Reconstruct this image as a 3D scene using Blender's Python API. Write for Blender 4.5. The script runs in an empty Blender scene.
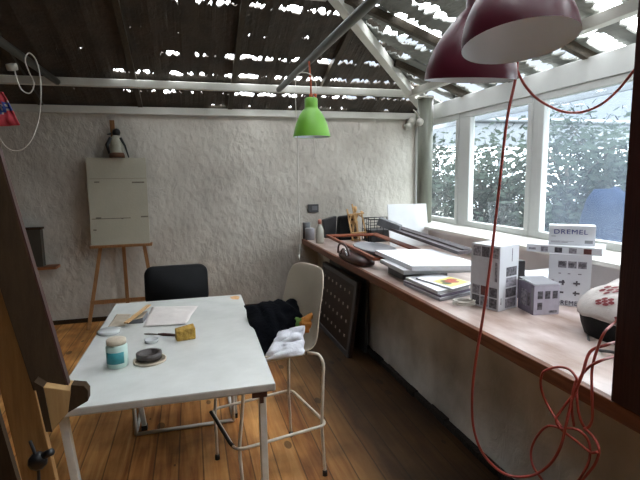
import bpy, bmesh, math, random
from mathutils import Vector, Matrix, noise
random.seed(7)
SC = bpy.context.scene
COL = SC.collection
V = Vector

# ------------------------------------------------------------------ camera
H = 1.5
FPX = 471.08
YAW, PITCH, ROLL = .2674, .1312, -.0152
Fw = V((math.sin(YAW) * math.cos(PITCH), math.cos(YAW) * math.cos(PITCH), -math.sin(PITCH)))
R0 = V((math.cos(YAW), -math.sin(YAW), 0))
U0 = R0.cross(Fw)
Rt = R0 * math.cos(ROLL) + U0 * math.sin(ROLL)
Up = -R0 * math.sin(ROLL) + U0 * math.cos(ROLL)
cam_d = bpy.data.cameras.new('camera')
cam = bpy.data.objects.new('camera', cam_d)
COL.objects.link(cam)
cam.matrix_world = Matrix(((Rt.x, Up.x, -Fw.x, 0), (Rt.y, Up.y, -Fw.y, 0), (Rt.z, Up.z, -Fw.z, H), (0, 0, 0, 1)))
cam_d.sensor_width = 36
cam_d.lens = FPX / 640 * 36
cam_d.clip_start = .02
SC.camera = cam

# ------------------------------------------------------------------ world, light, exposure
w = bpy.data.worlds.new('world')
SC.world = w
w.use_nodes = True
nt = w.node_tree
bg = nt.nodes['Background']
# overcast sky: about a third as bright at the horizon as overhead
bg.inputs[1].default_value = 1.0
wtc = nt.nodes.new('ShaderNodeTexCoord')
wsp = nt.nodes.new('ShaderNodeSeparateXYZ')
nt.links.new(wtc.outputs['Generated'], wsp.inputs[0])
wrp = nt.nodes.new('ShaderNodeValToRGB')
wrp.color_ramp.elements[0].position = 0
wrp.color_ramp.elements[0].color = (.29, .305, .32, 1)
wrp.color_ramp.elements[1].position = .9
wrp.color_ramp.elements[1].color = (.92, .96, 1, 1)
nt.links.new(wsp.outputs['Z'], wrp.inputs[0])
nt.links.new(wrp.outputs[0], bg.inputs[0])
bg.inputs[1].default_value = 15.0
SC.view_settings.view_transform = 'Standard'
SC.view_settings.look = 'None'
SC.view_settings.gamma = 1
SC.view_settings.exposure = 0.25
SC.cycles.max_bounces = 10
SC.cycles.diffuse_bounces = 6
SC.cycles.transparent_max_bounces = 16
SC.cycles.use_denoising = True
SC.cycles.sample_clamp_indirect = 10


def portal(name, loc, rot, sx, sy):
    l = bpy.data.lights.new(name, 'AREA')
    l.shape = 'RECTANGLE'
    l.size, l.size_y = sx, sy
    l.cycles.is_portal = True
    o = bpy.data.objects.new(name, l)
    o.location = loc
    o.rotation_euler = rot
    COL.objects.link(o)


portal('daylight_through_windows', (2.86, 3.12, 1.55), (math.pi / 2, 0, math.pi / 2), 4.65, 1.2)


def at(px, py, ax, v):
    """the point of the room seen at photo position px, py on the plane ax = v"""
    d = Fw + Rt * ((px - 320) / FPX) - Up * ((py - 240) / FPX)
    o = V((0, 0, H))
    i = 'xyz'.index(ax)
    return o + d * ((v - o[i]) / d[i])


# ------------------------------------------------------------------ materials
def rgb(h):
    h = h.lstrip('#')
    c = [int(h[i:i + 2], 16) / 255 for i in (0, 2, 4)]
    return tuple((x / 12.92 if x <= .04045 else ((x + .055) / 1.055) ** 2.4) for x in c) + (1,)


def mat(name, col, rough=.6, metal=0, var=.08, scale=12, bump=0, bscale=60, col2=None, spec=.5, stretch=None):
    m = bpy.data.materials.new(name)
    m.use_nodes = True
    t = m.node_tree
    b = t.nodes['Principled BSDF']
    b.inputs['Roughness'].default_value = rough
    b.inputs['Metallic'].default_value = metal
    b.inputs['Specular IOR Level'].default_value = spec
    tc = t.nodes.new('ShaderNodeTexCoord')
    mp = t.nodes.new('ShaderNodeMapping')
    t.links.new(tc.outputs['Object'], mp.inputs[0])
    if stretch:
        mp.inputs['Scale'].default_value = stretch
    n = t.nodes.new('ShaderNodeTexNoise')
    n.inputs['Scale'].default_value = scale
    n.inputs['Detail'].default_value = 6
    t.links.new(mp.outputs[0], n.inputs[0])
    r = t.nodes.new('ShaderNodeValToRGB')
    r.color_ramp.elements[0].position = .3
    r.color_ramp.elements[1].position = .7
    c = rgb(col) if isinstance(col, str) else col
    d = rgb(col2) if col2 else tuple(min(1, x * (1 + var)) for x in c[:3]) + (1,)
    if not col2:
        c = tuple(x * (1 - var) for x in c[:3]) + (1,)
    r.color_ramp.elements[0].color = c
    r.color_ramp.elements[1].color = d
    t.links.new(n.outputs[0], r.inputs[0])
    t.links.new(r.outputs[0], b.inputs['Base Color'])
    if bump:
        n2 = t.nodes.new('ShaderNodeTexNoise')
        n2.inputs['Scale'].default_value = bscale
        n2.inputs['Detail'].default_value = 8
        t.links.new(mp.outputs[0], n2.inputs[0])
        bp = t.nodes.new('ShaderNodeBump')
        bp.inputs['Strength'].default_value = bump
        bp.inputs['Distance'].default_value = .02
        t.links.new(n2.outputs[0], bp.inputs['Height'])
        t.links.new(bp.outputs[0], b.inputs['Normal'])
    return m


def wood(name, a, b_, scale=3, axis=2, rough=.5, bump=.1, spec=.2):
    st = [22, 22, 22]
    st[axis] = 1.6
    return mat(name, a, rough, col2=b_, scale=scale, stretch=tuple(st), bump=bump, bscale=scale * 2, spec=spec)


M = {}
M['white_paint'] = mat('white_paint', '#D2D0C8', .45, var=.05, scale=6, bump=.05)
M['beam_paint'] = mat('beam_paint', '#C4C3BA', .5, var=.07, scale=5, bump=.1, bscale=20)
M['frame_paint'] = mat('frame_paint', '#C2C4C2', .35, var=.03)
M['table_white'] = mat('table_white', '#C9CBC7', .25, var=.07, scale=7, bump=.12, bscale=14)
M['table_edge'] = mat('table_edge', '#A9A49A', .5, var=.12, scale=20)
M['tube_white'] = mat('tube_white', '#C9C7BE', .35, var=.08, scale=20)
M['tube_cream'] = mat('tube_cream', '#C9BFAE', .4, var=.15, scale=25)
M['chrome'] = mat('chrome', '#B8B8B8', .2, 1, var=.05)
M['black_plastic'] = mat('black_plastic', '#131416', .4, var=.15)
M['black_fabric'] = mat('black_fabric', '#0C0D0F', .65, spec=.2, var=.25, bump=.15, bscale=200)
M['rubber'] = mat('rubber', '#1B1918', .7)
M['shell'] = mat('shell_plastic', '#C2B6A2', .42, var=.05, scale=8)
M['green'] = mat('green_enamel', '#74B43C', .35, var=.04)
M['burgundy'] = mat('burgundy_enamel', '#521B29', .3, var=.06)
M['lamp_inside'] = mat('lamp_inside', '#E4EDF4', .5, var=.02)
M['copper'] = mat('copper_cord', '#B4502E', .4, var=.1)
M['cord_red'] = mat('red_orange_cord', '#A04238', .42, var=.1)
M['cord_white'] = mat('white_cord', '#CFCBC2', .5, var=.05)
M['pole'] = mat('pole_grey', '#3B3C36', .4, var=.1, scale=10)
M['post'] = mat('post_green', '#74766A', .45, var=.2, scale=6, stretch=(3, 3, .6))
M['easel_wood'] = wood('easel_wood', '#7A5636', '#9A7048')
M['light_wood'] = wood('light_wood', '#B08A5A', '#CDA878')
M['near_wood'] = wood('near_wood', '#7A5632', '#8F6A3E', rough=.8)
M['near_block'] = wood('near_block', '#9A7A50', '#AC8C60', rough=.7)
M['dark_wood'] = wood('dark_wood', '#33261A', '#3E2F1F', rough=.95)
M['post_wood'] = wood('post_wood', '#2A1512', '#3A1E19', rough=.4)
M['board_grey'] = mat('primed_board', '#ACA795', .7, var=.06, scale=4, bump=.1)
M['smudge'] = mat('board_smudge', '#6E675A', .8, var=.2, scale=40)
M['shelf_wood'] = wood('shelf_wood', '#7A4A30', '#8C5A3A', axis=0)
M['paper'] = mat('white_paper', '#E6E7E9', .6, var=.02)
M['canvas_white'] = mat('canvas_white', '#E9ECEE', .75, var=.015, bump=.05, bscale=300)
M['grey_side'] = mat('canvas_side', '#B9BCBD', .75, var=.05)
M['frame_brown'] = wood('frame_brown', '#6E3A28', '#8A4C34', axis=1, rough=.35)
M['frame_grey'] = wood('frame_grey', '#4A4345', '#5E5658', axis=1, rough=.4)
M['leather'] = mat('brown_leather', '#3A1B17', .35, var=.2, scale=18)
M['dark_grey'] = mat('dark_grey', '#3C3B3D', .5, var=.1)
M['mid_grey'] = mat('mid_grey', '#66676A', .5, var=.1)
M['card_grey'] = mat('card_grey', '#8B8B90', .55, var=.08)
M['box_white'] = mat('carton_white', '#D6D8DD', .5, var=.03)
M['box_side'] = mat('carton_side', '#C4C5CB', .5, var=.05, scale=30)
M['box_lilac'] = mat('carton_lilac_grey', '#7A7384', .5, var=.2, scale=22)
M['box_lilac_pale'] = mat('carton_lilac_pale', '#B4AFBC', .5, var=.08, scale=30)
M['print_dark'] = mat('print_dark', '#2C2A2E', .5, col2='#77737A', scale=70)
M['print_mid'] = mat('print_mid', '#5E5B64', .5, col2='#A9A6AE', scale=80)
M['print_red'] = mat('print_red', '#5E3634', .5, var=.3, scale=70)
M['ink_blue'] = mat('ink_blue', '#23327E', .5, var=.03)
M['ink_dark'] = mat('ink_dark', '#26263A', .5, var=.03)
M['teal'] = mat('teal_label', '#2C7F86', .5, var=.12, scale=60)
M['jar_white'] = mat('jar_plastic', '#B7CFC6', .35, var=.05)
M['lid_cream'] = mat('lid_cream', '#B8AC98', .5, var=.15, scale=50)
M['sponge'] = mat('sponge_yellow', '#A8863A', .85, var=.3, scale=40, bump=.6, bscale=60)
M['tape_dark'] = mat('tape_dark', '#3A3634', .35, var=.15)
M['tape_side'] = mat('tape_side', '#463F3D', .45, var=.15)
M['ochre'] = mat('ochre_stain', '#B88A4E', .6, var=.25, scale=50)
M['pink_paper'] = mat('pinkish_paper', '#CEC7C2', .6, var=.05, scale=14, bump=.2, bscale=18)
M['beige_card'] = mat('beige_card', '#A69A88', .7, var=.12, scale=25)
M['steel'] = mat('steel', '#8A8480', .25, 1, var=.1)
M['jacket'] = mat('black_cloth', '#07090E', .95, spec=.08, var=.25, scale=14, bump=.35, bscale=40)
M['white_cloth'] = mat('white_cloth', '#DDDFE6', .85, var=.05, bump=.4, bscale=25)
M['orange'] = mat('orange_cloth', '#B0712A', .8, var=.15, bump=.3, bscale=30)
M['leaf_cloth'] = mat('green_cloth', '#5A7A34', .8, var=.15)
M['yellow'] = mat('yellow_cloth', '#B8962E', .8, var=.15)
M['panel_dark'] = wood('panel_dark', '#221814', '#33251F', axis=1, rough=.45)
M['panel_dot'] = mat('panel_dot', '#9A9084', .5, var=.2, scale=90)
M['tile_red'] = mat('flower_red', '#7A3236', .8, var=.15, scale=50)
M['quilt'] = mat('quilt_white', '#BFB8B4', .85, var=.04, scale=14, bump=.4, bscale=16)
M['fig_white'] = mat('figure_white', '#A7A596', .8, var=.1, scale=30)
M['fig_brown'] = mat('figure_brown', '#5A3A26', .8, var=.2)
M['flag_red'] = mat('cloth_red', '#A8323C', .8, var=.08)
M['flag_blue'] = mat('cloth_blue', '#2E448C', .8, var=.08)
M['socket'] = mat('socket_white', '#B9B6AC', .4, var=.05)
M['photo_yellow'] = mat('magazine_yellow', '#D8CF7A', .4, var=.15, scale=25)
M['photo_red'] = mat('magazine_red', '#A8482E', .4, var=.35, scale=60)
M['photo_green'] = mat('magazine_green', '#3C5A2A', .4, var=.3, scale=60)
M['rust'] = mat('rust', '#4A2A1C', .7, var=.3, scale=80)
M['clear_lid'] = mat('clear_lid', '#B9BDBC', .15, var=.05)
M['pink_cap'] = mat('pink_cap', '#B07868', .4)
M['bottle'] = mat('bottle_cloudy', '#A9A79C', .2, var=.08)


def glass_mat(name, dust, col):
    """window glass: clear, a little reflective, with a film of pale dust that scatters daylight"""
    m = bpy.data.materials.new(name)
    m.use_nodes = True
    t = m.node_tree
    t.nodes.remove(t.nodes['Principled BSDF'])
    out = t.nodes['Material Output']
    tr = t.nodes.new('ShaderNodeBsdfTransparent')
    tr.inputs[0].default_value = (.93, .96, .97, 1)
    gl = t.nodes.new('ShaderNodeBsdfGlossy')
    gl.inputs['Roughness'].default_value = .03
    fr = t.nodes.new('ShaderNodeFresnel')
    ge = t.nodes.new('ShaderNodeNewGeometry')
    io = t.nodes.new('ShaderNodeMapRange')      # same reflection on the way into and out of the pane
    io.inputs['To Min'].default_value = 1.45
    io.inputs['To Max'].default_value = 1 / 1.45
    t.links.new(ge.outputs['Backfacing'], io.inputs[0])
    t.links.new(io.outputs[0], fr.inputs[0])
    mx = t.nodes.new('ShaderNodeMixShader')
    t.links.new(fr.outputs[0], mx.inputs[0])
    t.links.new(tr.outputs[0], mx.inputs[1])
    t.links.new(gl.outputs[0], mx.inputs[2])
    tl = t.nodes.new('ShaderNodeBsdfTranslucent')
    tl.inputs[0].default_value = col
    n = t.nodes.new('ShaderNodeTexNoise')
    n.inputs['Scale'].default_value = 3
    n.inputs['Detail'].default_value = 5
    tc = t.nodes.new('ShaderNodeTexCoord')
    t.links.new(tc.outputs['Object'], n.inputs[0])
    mr = t.nodes.new('ShaderNodeMapRange')
    mr.inputs['From Min'].default_value = .3
    mr.inputs['From Max'].default_value = .7
    mr.inputs['To Min'].default_value = dust * .75
    mr.inputs['To Max'].default_value = dust * 1.3
    t.links.new(n.outputs[0], mr.inputs[0])
    m2 = t.nodes.new('ShaderNodeMixShader')
    t.links.new(mr.outputs[0], m2.inputs[0])
    t.links.new(mx.outputs[0], m2.inputs[1])
    t.links.new(tl.outputs[0], m2.inputs[2])
    t.links.new(m2.outputs[0], out.inputs[0])
    return m


M['glass'] = glass_mat('dusty_glass', .012, (.80, .86, .95, 1))
M['glass_hazy'] = glass_mat('very_dusty_glass', .030, (.70, .82, 1, 1))


def plaster(name, base, dark, scale, strength, dist=.03):
    m = bpy.data.materials.new(name)
    m.use_nodes = True
    t = m.node_tree
    b = t.nodes['Principled BSDF']
    b.inputs['Roughness'].default_value = .9
    tc = t.nodes.new('ShaderNodeTexCoord')
    n = t.nodes.new('ShaderNodeTexNoise')
    n.inputs['Scale'].default_value = 2.2
    n.inputs['Detail'].default_value = 8
    t.links.new(tc.outputs['Object'], n.inputs[0])
    r = t.nodes.new('ShaderNodeValToRGB')
    r.color_ramp.elements[0].position = .32
    r.color_ramp.elements[1].position = .62
    r.color_ramp.elements[0].color = rgb(dark)
    r.color_ramp.elements[1].color = rgb(base)
    t.links.new(n.outputs[0], r.inputs[0])
    t.links.new(r.outputs[0], b.inputs['Base Color'])
    mp = t.nodes.new('ShaderNodeMapping')
    mp.inputs['Scale'].default_value = (1, 1, .7)
    t.links.new(tc.outputs['Object'], mp.inputs[0])
    n2 = t.nodes.new('ShaderNodeTexNoise')
    n2.inputs['Scale'].default_value = scale
    n2.inputs['Detail'].default_value = 4
    n2.inputs['Roughness'].default_value = .6
    n2.inputs['Distortion'].default_value = .8
    t.links.new(mp.outputs[0], n2.inputs[0])
    vo = t.nodes.new('ShaderNodeTexVoronoi')
    vo.inputs['Scale'].default_value = scale * .8
    vo.feature = 'SMOOTH_F1'
    t.links.new(mp.outputs[0], vo.inputs[0])
    ad = t.nodes.new('ShaderNodeMath')
    ad.operation = 'ADD'
    t.links.new(n2.outputs[0], ad.inputs[0])
    t.links.new(vo.outputs['Distance'], ad.inputs[1])
    bp = t.nodes.new('ShaderNodeBump')
    bp.inputs['Strength'].default_value = strength
    bp.inputs['Distance'].default_value = dist
    t.links.new(ad.outputs[0], bp.inputs['Height'])
    t.links.new(bp.outputs[0], b.inputs['Normal'])
    return m


M['stucco'] = plaster('rough_white_stucco', '#C6C1B7', '#B0AAA0', 22, .36)
M['knee_plaster'] = plaster('grey_plaster', '#D6D4CE', '#9E9A92', 11, .45, .02)
M['sill_plaster'] = plaster('sill_plaster', '#D8D5D4', '#C6C2C2', 12, .2, .01)


def floor_mat():
    m = bpy.data.materials.new('pine_floorboards')
    m.use_nodes = True
    t = m.node_tree
    L = t.links.new
    N = t.nodes.new
    b = t.nodes['Principled BSDF']
    tc = N('ShaderNodeTexCoord')
    sp = N('ShaderNodeSeparateXYZ')
    L(tc.outputs['Object'], sp.inputs[0])

    def mth(op, a, v=None, v2=None):
        k = N('ShaderNodeMath')
        k.operation = op
        if isinstance(a, (int, float)):
            k.inputs[0].default_value = a
        else:
            L(a, k.inputs[0])
        if v is not None:
            if isinstance(v, (int, float)):
                k.inputs[1].default_value = v
            else:
                L(v, k.inputs[1])
        return k.outputs[0]
    W = .125
    xs = mth('DIVIDE', sp.outputs[0], W)
    idx = mth('FLOOR', xs)
    fr = mth('SUBTRACT', xs, idx)
    ed = mth('ABSOLUTE', mth('SUBTRACT', fr, .5))
    seam = mth('GREATER_THAN', ed, .47)
    wn = N('ShaderNodeTexWhiteNoise')
    wn.noise_dimensions = '1D'
    L(idx, wn.inputs['W'])
    cb = N('ShaderNodeCombineXYZ')
    L(mth('ADD', mth('MULTIPLY', sp.outputs[0], 16), mth('MULTIPLY', wn.outputs[0], 37)), cb.inputs[0])
    L(mth('ADD', mth('MULTIPLY', sp.outputs[1], 1.3), mth('MULTIPLY', wn.outputs[0], 91)), cb.inputs[1])
    g = N('ShaderNodeTexNoise')
    g.inputs['Scale'].default_value = 1.6
    g.inputs['Detail'].default_value = 7
    g.inputs['Distortion'].default_value = .7
    L(cb.outputs[0], g.inputs[0])
    r = N('ShaderNodeValToRGB')
    e = r.color_ramp.elements
    e[0].position = .28
    e[0].color = rgb('#8A5226')
    e[1].position = .72
    e[1].color = rgb('#D09A5C')
    k = r.color_ramp.elements.new(.5)
    k.color = rgb('#B67C42')
    L(mth('ADD', mth('MULTIPLY', g.outputs[0], .85), mth('MULTIPLY', wn.outputs[0], .22)), r.inputs[0])
    # knots
    vc = N('ShaderNodeCombineXYZ')
    L(mth('MULTIPLY', sp.outputs[0], 6.5), vc.inputs[0])
    L(mth('MULTIPLY', sp.outputs[1], 3.2), vc.inputs[1])
    vo = N('ShaderNodeTexVoronoi')
    vo.inputs['Scale'].default_value = 1
    L(vc.outputs[0], vo.inputs[0])
    kn = mth('LESS_THAN', vo.outputs['Distance'], .15)
    # wear
    wr = N('ShaderNodeTexNoise')
    wr.inputs['Scale'].default_value = 2.1
    wr.inputs['Detail'].default_value = 6
    L(tc.outputs['Object'], wr.inputs[0])
    wm = N('ShaderNodeMapRange')
    wm.inputs['From Min'].default_value = .35
    wm.inputs['From Max'].default_value = .62
    wm.inputs['To Min'].default_value = .36
    wm.inputs['To Max'].default_value = 1.12
    L(wr.outputs[0], wm.inputs[0])
    # boards get darker towards the long wall
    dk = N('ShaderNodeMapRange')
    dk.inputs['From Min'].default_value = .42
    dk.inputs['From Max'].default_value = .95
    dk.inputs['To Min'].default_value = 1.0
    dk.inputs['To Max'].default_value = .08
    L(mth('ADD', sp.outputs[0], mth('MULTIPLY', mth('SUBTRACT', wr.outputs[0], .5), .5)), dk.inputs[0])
    mx = N('ShaderNodeMix')
    mx.data_type = 'RGBA'
    mx.blend_type = 'MULTIPLY'
    mx.inputs[0].default_value = 1
    L(r.outputs[0], mx.inputs[6])
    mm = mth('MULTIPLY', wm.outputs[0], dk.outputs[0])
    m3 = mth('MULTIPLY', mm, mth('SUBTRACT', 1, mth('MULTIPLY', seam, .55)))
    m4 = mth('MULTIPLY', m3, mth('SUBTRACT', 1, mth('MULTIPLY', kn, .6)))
    cc = N('ShaderNodeCombineColor')
    for i in range(3):
        L(m4, cc.inputs[i])
    L(cc.outputs[0], mx.inputs[7])
    L(mx.outputs[2], b.inputs['Base Color'])
    b.inputs['Roughness'].default_value = .55
    b.inputs['Specular IOR Level'].default_value = .2
    bp = N('ShaderNodeBump')
    bp.inputs['Strength'].default_value = .3
    bp.inputs['Distance'].default_value = .01
    L(mth('SUBTRACT', g.outputs[0], seam), bp.inputs['Height'])
    L(bp.outputs[0], b.inputs['Normal'])
    return m


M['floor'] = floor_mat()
M['worktop'] = mat('worktop_varnish', '#9A7E6E', .30, col2='#D6C8C3', scale=3.2, stretch=(2.4, 1.0, 1), bump=.05, bscale=20)  # worn mottling, with window glare painted in as the paler tone
M['worktop_edge'] = wood('worktop_edge', '#5E3826', '#7C5038', axis=1, rough=.4)
M['roof_tile'] = mat('roof_tile', '#39352F', .85, col2='#4A4138', scale=6, bump=.4, bscale=30)
M['roof_tile_pale'] = mat('roof_tile_lit', '#6A6B66', .8, col2='#7E807A', scale=6, bump=.4, bscale=30)  # paler copy of the roof tile, window light painted into its colour
M['rafter'] = wood('rafter_dark', '#3A332A', '#4A4236', axis=1)
M['leaf'] = mat('leaf_green', '#1C231E', .85, spec=.08, col2='#2C362E', scale=3)
M['bark'] = mat('bark', '#3A342C', .9, var=.2)
M['ground'] = mat('ground_pale', '#5C5E56', .9, var=.2, scale=2)
M['roof_white'] = mat('outside_grey_white', '#70757A', .6, var=.05)
M['roof_dark'] = mat('outside_roof', '#4A4E54', .9, var=.08, spec=.05)
M['tarp'] = mat('blue_tarpaulin', '#0B1A30', .9, spec=.05, var=.08, scale=2)
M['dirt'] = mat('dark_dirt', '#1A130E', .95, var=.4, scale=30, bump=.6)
M['wall_plain'] = mat('wall_plain', '#3E382F', .9, var=.08, scale=4)


# ------------------------------------------------------------------ mesh helpers
class MB:
    def __init__(s):
        s.v, s.f, s.m, s.mats, s.smooth = [], [], [], [], []

    def mi(s, mt):
        if mt not in s.mats:
            s.mats.append(mt)
        return s.mats.index(mt)

    def add(s, vs, fs, mt, smooth=False):
        k = len(s.v)
        s.v += [tuple(x) for x in vs]
        i = s.mi(mt)
        for f in fs:
            s.f.append(tuple(a + k for a in f))
            s.m.append(i)
            s.smooth.append(smooth)

    def hexa(s, p, mt, top=None):
        """eight corners: bottom four then top four, both anticlockwise"""
        fs = [(3, 2, 1, 0), (4, 5, 6, 7), (0, 1, 5, 4), (1, 2, 6, 5), (2, 3, 7, 6), (3, 0, 4, 7)]
        s.add(p, fs, mt)
        if top:
            s.m[-5] = s.mi(top)
        return s

    def box(s, a, b, mt, rot=0, c=None, top=None):
        x0, y0, z0 = a
        x1, y1, z1 = b
        p = [V(q) for q in ((x0, y0, z0), (x1, y0, z0), (x1, y1, z0), (x0, y1, z0), (x0, y0, z1), (x1, y0, z1), (x1, y1, z1), (x0, y1, z1))]
        if rot:
            c = V(c) if c else V(((x0 + x1) / 2, (y0 + y1) / 2, 0))
            R = Matrix.Rotation(rot, 3, 'Z')
            p = [R @ (q - c) + c for q in p]
        return s.hexa(p, mt, top)

    def beam(s, a, b, w_, h_, mt, up=(0, 0, 1)):
        """bar with a rectangular section w_ (sideways) by h_ (along up)"""
        a, b = V(a), V(b)
        d = (b - a).normalized()
        x = d.cross(V(up))
        if x.length < 1e-4:
            x = d.cross(V((0, 1, 0)))
        x.normalize()
        u = x.cross(d)
        p = []
        for q in (a, b):
            p.append([q - x * w_ / 2 - u * h_ / 2, q + x * w_ / 2 - u * h_ / 2, q + x * w_ / 2 + u * h_ / 2, q - x * w_ / 2 + u * h_ / 2])
        vs = p[0] + p[1]
        s.add(vs, [(0, 1, 2, 3), (7, 6, 5, 4), (0, 4, 5, 1), (1, 5, 6, 2), (2, 6, 7, 3), (3, 7, 4, 0)], mt)
        return s

    def tube(s, pts, r, mt, n=8, closed=False, sub=0):
        pts = [V(p) for p in pts]
        if sub:
            pts = smooth_path(pts, sub, closed)
        N = len(pts)
        rings = []
        prev = None
        for i, p in enumerate(pts):
            a = pts[i - 1] if (i or closed) else p
            b = pts[(i + 1) % N] if (i < N - 1 or closed) else p
            d = (b - a).normalized()
            if prev is None:
                x = d.orthogonal().normalized()
            else:
                x = prev - d * prev.dot(d)
                x = x.normalized() if x.length > 1e-6 else d.orthogonal().normalized()
            prev = x
            y = d.cross(x)
            rr = r[i] if isinstance(r, (list, tuple)) and len(r) == N else (r if not isinstance(r, (list, tuple)) else r[0])
            rings.append([p + (x * math.cos(t) + y * math.sin(t)) * rr for t in [2 * math.pi * j / n for j in range(n)]])
        vs = [q for ring in rings for q in ring]
        fs = []
        for i in range(N - (0 if closed else 1)):
            k = (i + 1) % N
            for j in range(n):
                fs.append((i * n + j, i * n + (j + 1) % n, k * n + (j + 1) % n, k * n + j))
        if not closed:
            fs.append(tuple(range(n - 1, -1, -1)))
            fs.append(tuple((N - 1) * n + j for j in range(n)))
        s.add(vs, fs, mt, True)
        return s

    def lathe(s, prof, mt, o=(0, 0, 0), ax=(0, 0, 1), n=32, sx=1, closed=False):
        """prof: (radius, height) pairs turned about the axis ax through o"""
        ax = V(ax).normalized()
        o = V(o)
        x = ax.orthogonal().normalized() if abs(ax.z) < .999 else V((1, 0, 0))
        y = ax.cross(x)
        vs = []
        for (r, h) in prof:
            for j in range(n):
                t = 2 * math.pi * j / n
                vs.append(o + ax * h + (x * math.cos(t) * sx + y * math.sin(t)) * max(r, 1e-4))
        fs = []
        K = len(prof)
        for i in range(K if closed else K - 1):
            k = (i + 1) % K
            for j in range(n):
                fs.append((i * n + j, i * n + (j + 1) % n, k * n + (j + 1) % n, k * n + j))
        s.add(vs, fs, mt, True)
        return s

    def build(s, name, parent=None, smooth=None, bevel=0, solid=0, subsurf=0):
        me = bpy.data.meshes.new(name)
        me.from_pydata(s.v, [], s.f)
        for mt in s.mats:
            me.materials.append(M[mt])
        for i, p in enumerate(me.polygons):
            p.material_index = s.m[i]
            p.use_smooth = s.smooth[i] if smooth is None else smooth
        bm = bmesh.new()
        bm.from_mesh(me)
        bmesh.ops.recalc_face_normals(bm, faces=bm.faces)
        bm.to_mesh(me)
        bm.free()
        o = bpy.data.objects.new(name, me)
        COL.objects.link(o)
        if parent:
            o.parent = parent
            o.matrix_parent_inverse = Matrix.Identity(4)
            me.transform(Matrix.Translation(-parent.location))
        if solid:
            d = o.modifiers.new('solid', 'SOLIDIFY')
            d.thickness = solid
            d.offset = 0
        if subsurf:
            d = o.modifiers.new('sub', 'SUBSURF')
            d.levels = d.render_levels = subsurf
        if bevel:
            d = o.modifiers.new('bevel', 'BEVEL')
            d.width = bevel
            d.segments = 2
            d.limit_method = 'ANGLE'
        return o


def smooth_path(pts, sub, closed=False):
    out = []
    N = len(pts)
    for i in range(N if closed else N - 1):
        p1, p2 = pts[i], pts[(i + 1) % N]
        p0 = pts[i - 1] if (i or closed) else p1
        p3 = pts[(i + 2) % N] if (i + 2 < N or closed) else p2
        for k in range(sub):
            t = k / sub
            out.append(.5 * ((2 * p1) + (p2 - p0) * t + (2 * p0 - 5 * p1 + 4 * p2 - p3) * t * t + (3 * p1 - p0 - 3 * p2 + p3) * t ** 3))
    if not closed:
        out.append(pts[-1])
    return out


def tag(o, label=None, cat=None, group=None, kind=None):
    if label:
        o['label'] = label
    if cat:
        o['category'] = cat
    if group:
        o['group'] = group
    if kind:
        o['kind'] = kind
    return o


def thing(name, loc, label, cat, group=None):
    o = bpy.data.objects.new(name, None)
    o.empty_display_size = .1
    COL.objects.link(o)
    o.location = loc
    return tag(o, label, cat, group)


def one(name, mb, label, cat, group=None, **k):
    """a thing that is a single mesh, its origin at the middle of its base"""
    xs = [v[0] for v in mb.v]
    ys = [v[1] for v in mb.v]
    zs = [v[2] for v in mb.v]
    c = V(((min(xs) + max(xs)) / 2, (min(ys) + max(ys)) / 2, min(zs)))
    o = mb.build(name, None, **k)
    o.data.transform(Matrix.Translation(-c))
    o.location = c
    return tag(o, label, cat, group)


def struct(name, mb, **k):
    return tag(mb.build(name, **k), kind='structure')


def copy_tree(o, parent=None):
    c = o.copy()
    COL.objects.link(c)
    c.parent = parent
    for ch in list(o.children):
        copy_tree(ch, c)
    return c


def text_mesh(name, s, size, mt, M4, parent, bold=.0, depth=.0006, sx=1):
    cu = bpy.data.curves.new(name, 'FONT')
    cu.body = s
    cu.size = size
    cu.extrude = depth
    cu.offset = bold
    cu.space_character = 1.12
    cu.align_x = 'CENTER'
    cu.align_y = 'CENTER'
    tmp = bpy.data.objects.new(name + '_t', cu)
    COL.objects.link(tmp)
    dg = bpy.context.evaluated_depsgraph_get()
    me = bpy.data.meshes.new_from_object(tmp.evaluated_get(dg))
    bpy.data.objects.remove(tmp)
    me.transform(Matrix.Diagonal((sx, 1, 1, 1)))
    me.transform(M4)
    me.transform(Matrix.Translation(-parent.location))
    me.materials.clear()
    me.materials.append(M[mt])
    o = bpy.data.objects.new(name, me)
    COL.objects.link(o)
    o.parent = parent
    return o


def frame_of(origin, xdir, ydir):
    """matrix whose x and y run along a face and z out of it"""
    x = V(xdir).normalized()
    z = x.cross(V(ydir)).normalized()
    y = z.cross(x)
    return Matrix(((x.x, y.x, z.x, origin[0]), (x.y, y.y, z.y, origin[1]), (x.z, y.z, z.z, origin[2]), (0, 0, 0, 1)))


# ------------------------------------------------------------------ the setting
XL, YB, YF = -3.4, 5.41, -2.0
XW = 2.745
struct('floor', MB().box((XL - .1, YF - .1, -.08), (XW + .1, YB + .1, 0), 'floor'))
mb = MB().box((XL - .1, YB, 0), (XW + .12, YB + .15, 2.26), 'stucco')
struct('wall_back', mb)
struct('wall_left', MB().box((XL - .12, YF, 0), (XL, YB, 2.26), 'wall_plain'))
mb = MB().box((XL, YF - .12, 0), (XW, YF, 2.26), 'wall_plain')
mb.add([(XL, YF, 2.26), (XW, YF, 2.26), (XW, YF, 2.35), (-.22, YF, 3.42), (XL, YF, 2.27)], [(0, 1, 2, 3, 4)], 'wall_plain')
struct('wall_front', mb)
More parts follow.
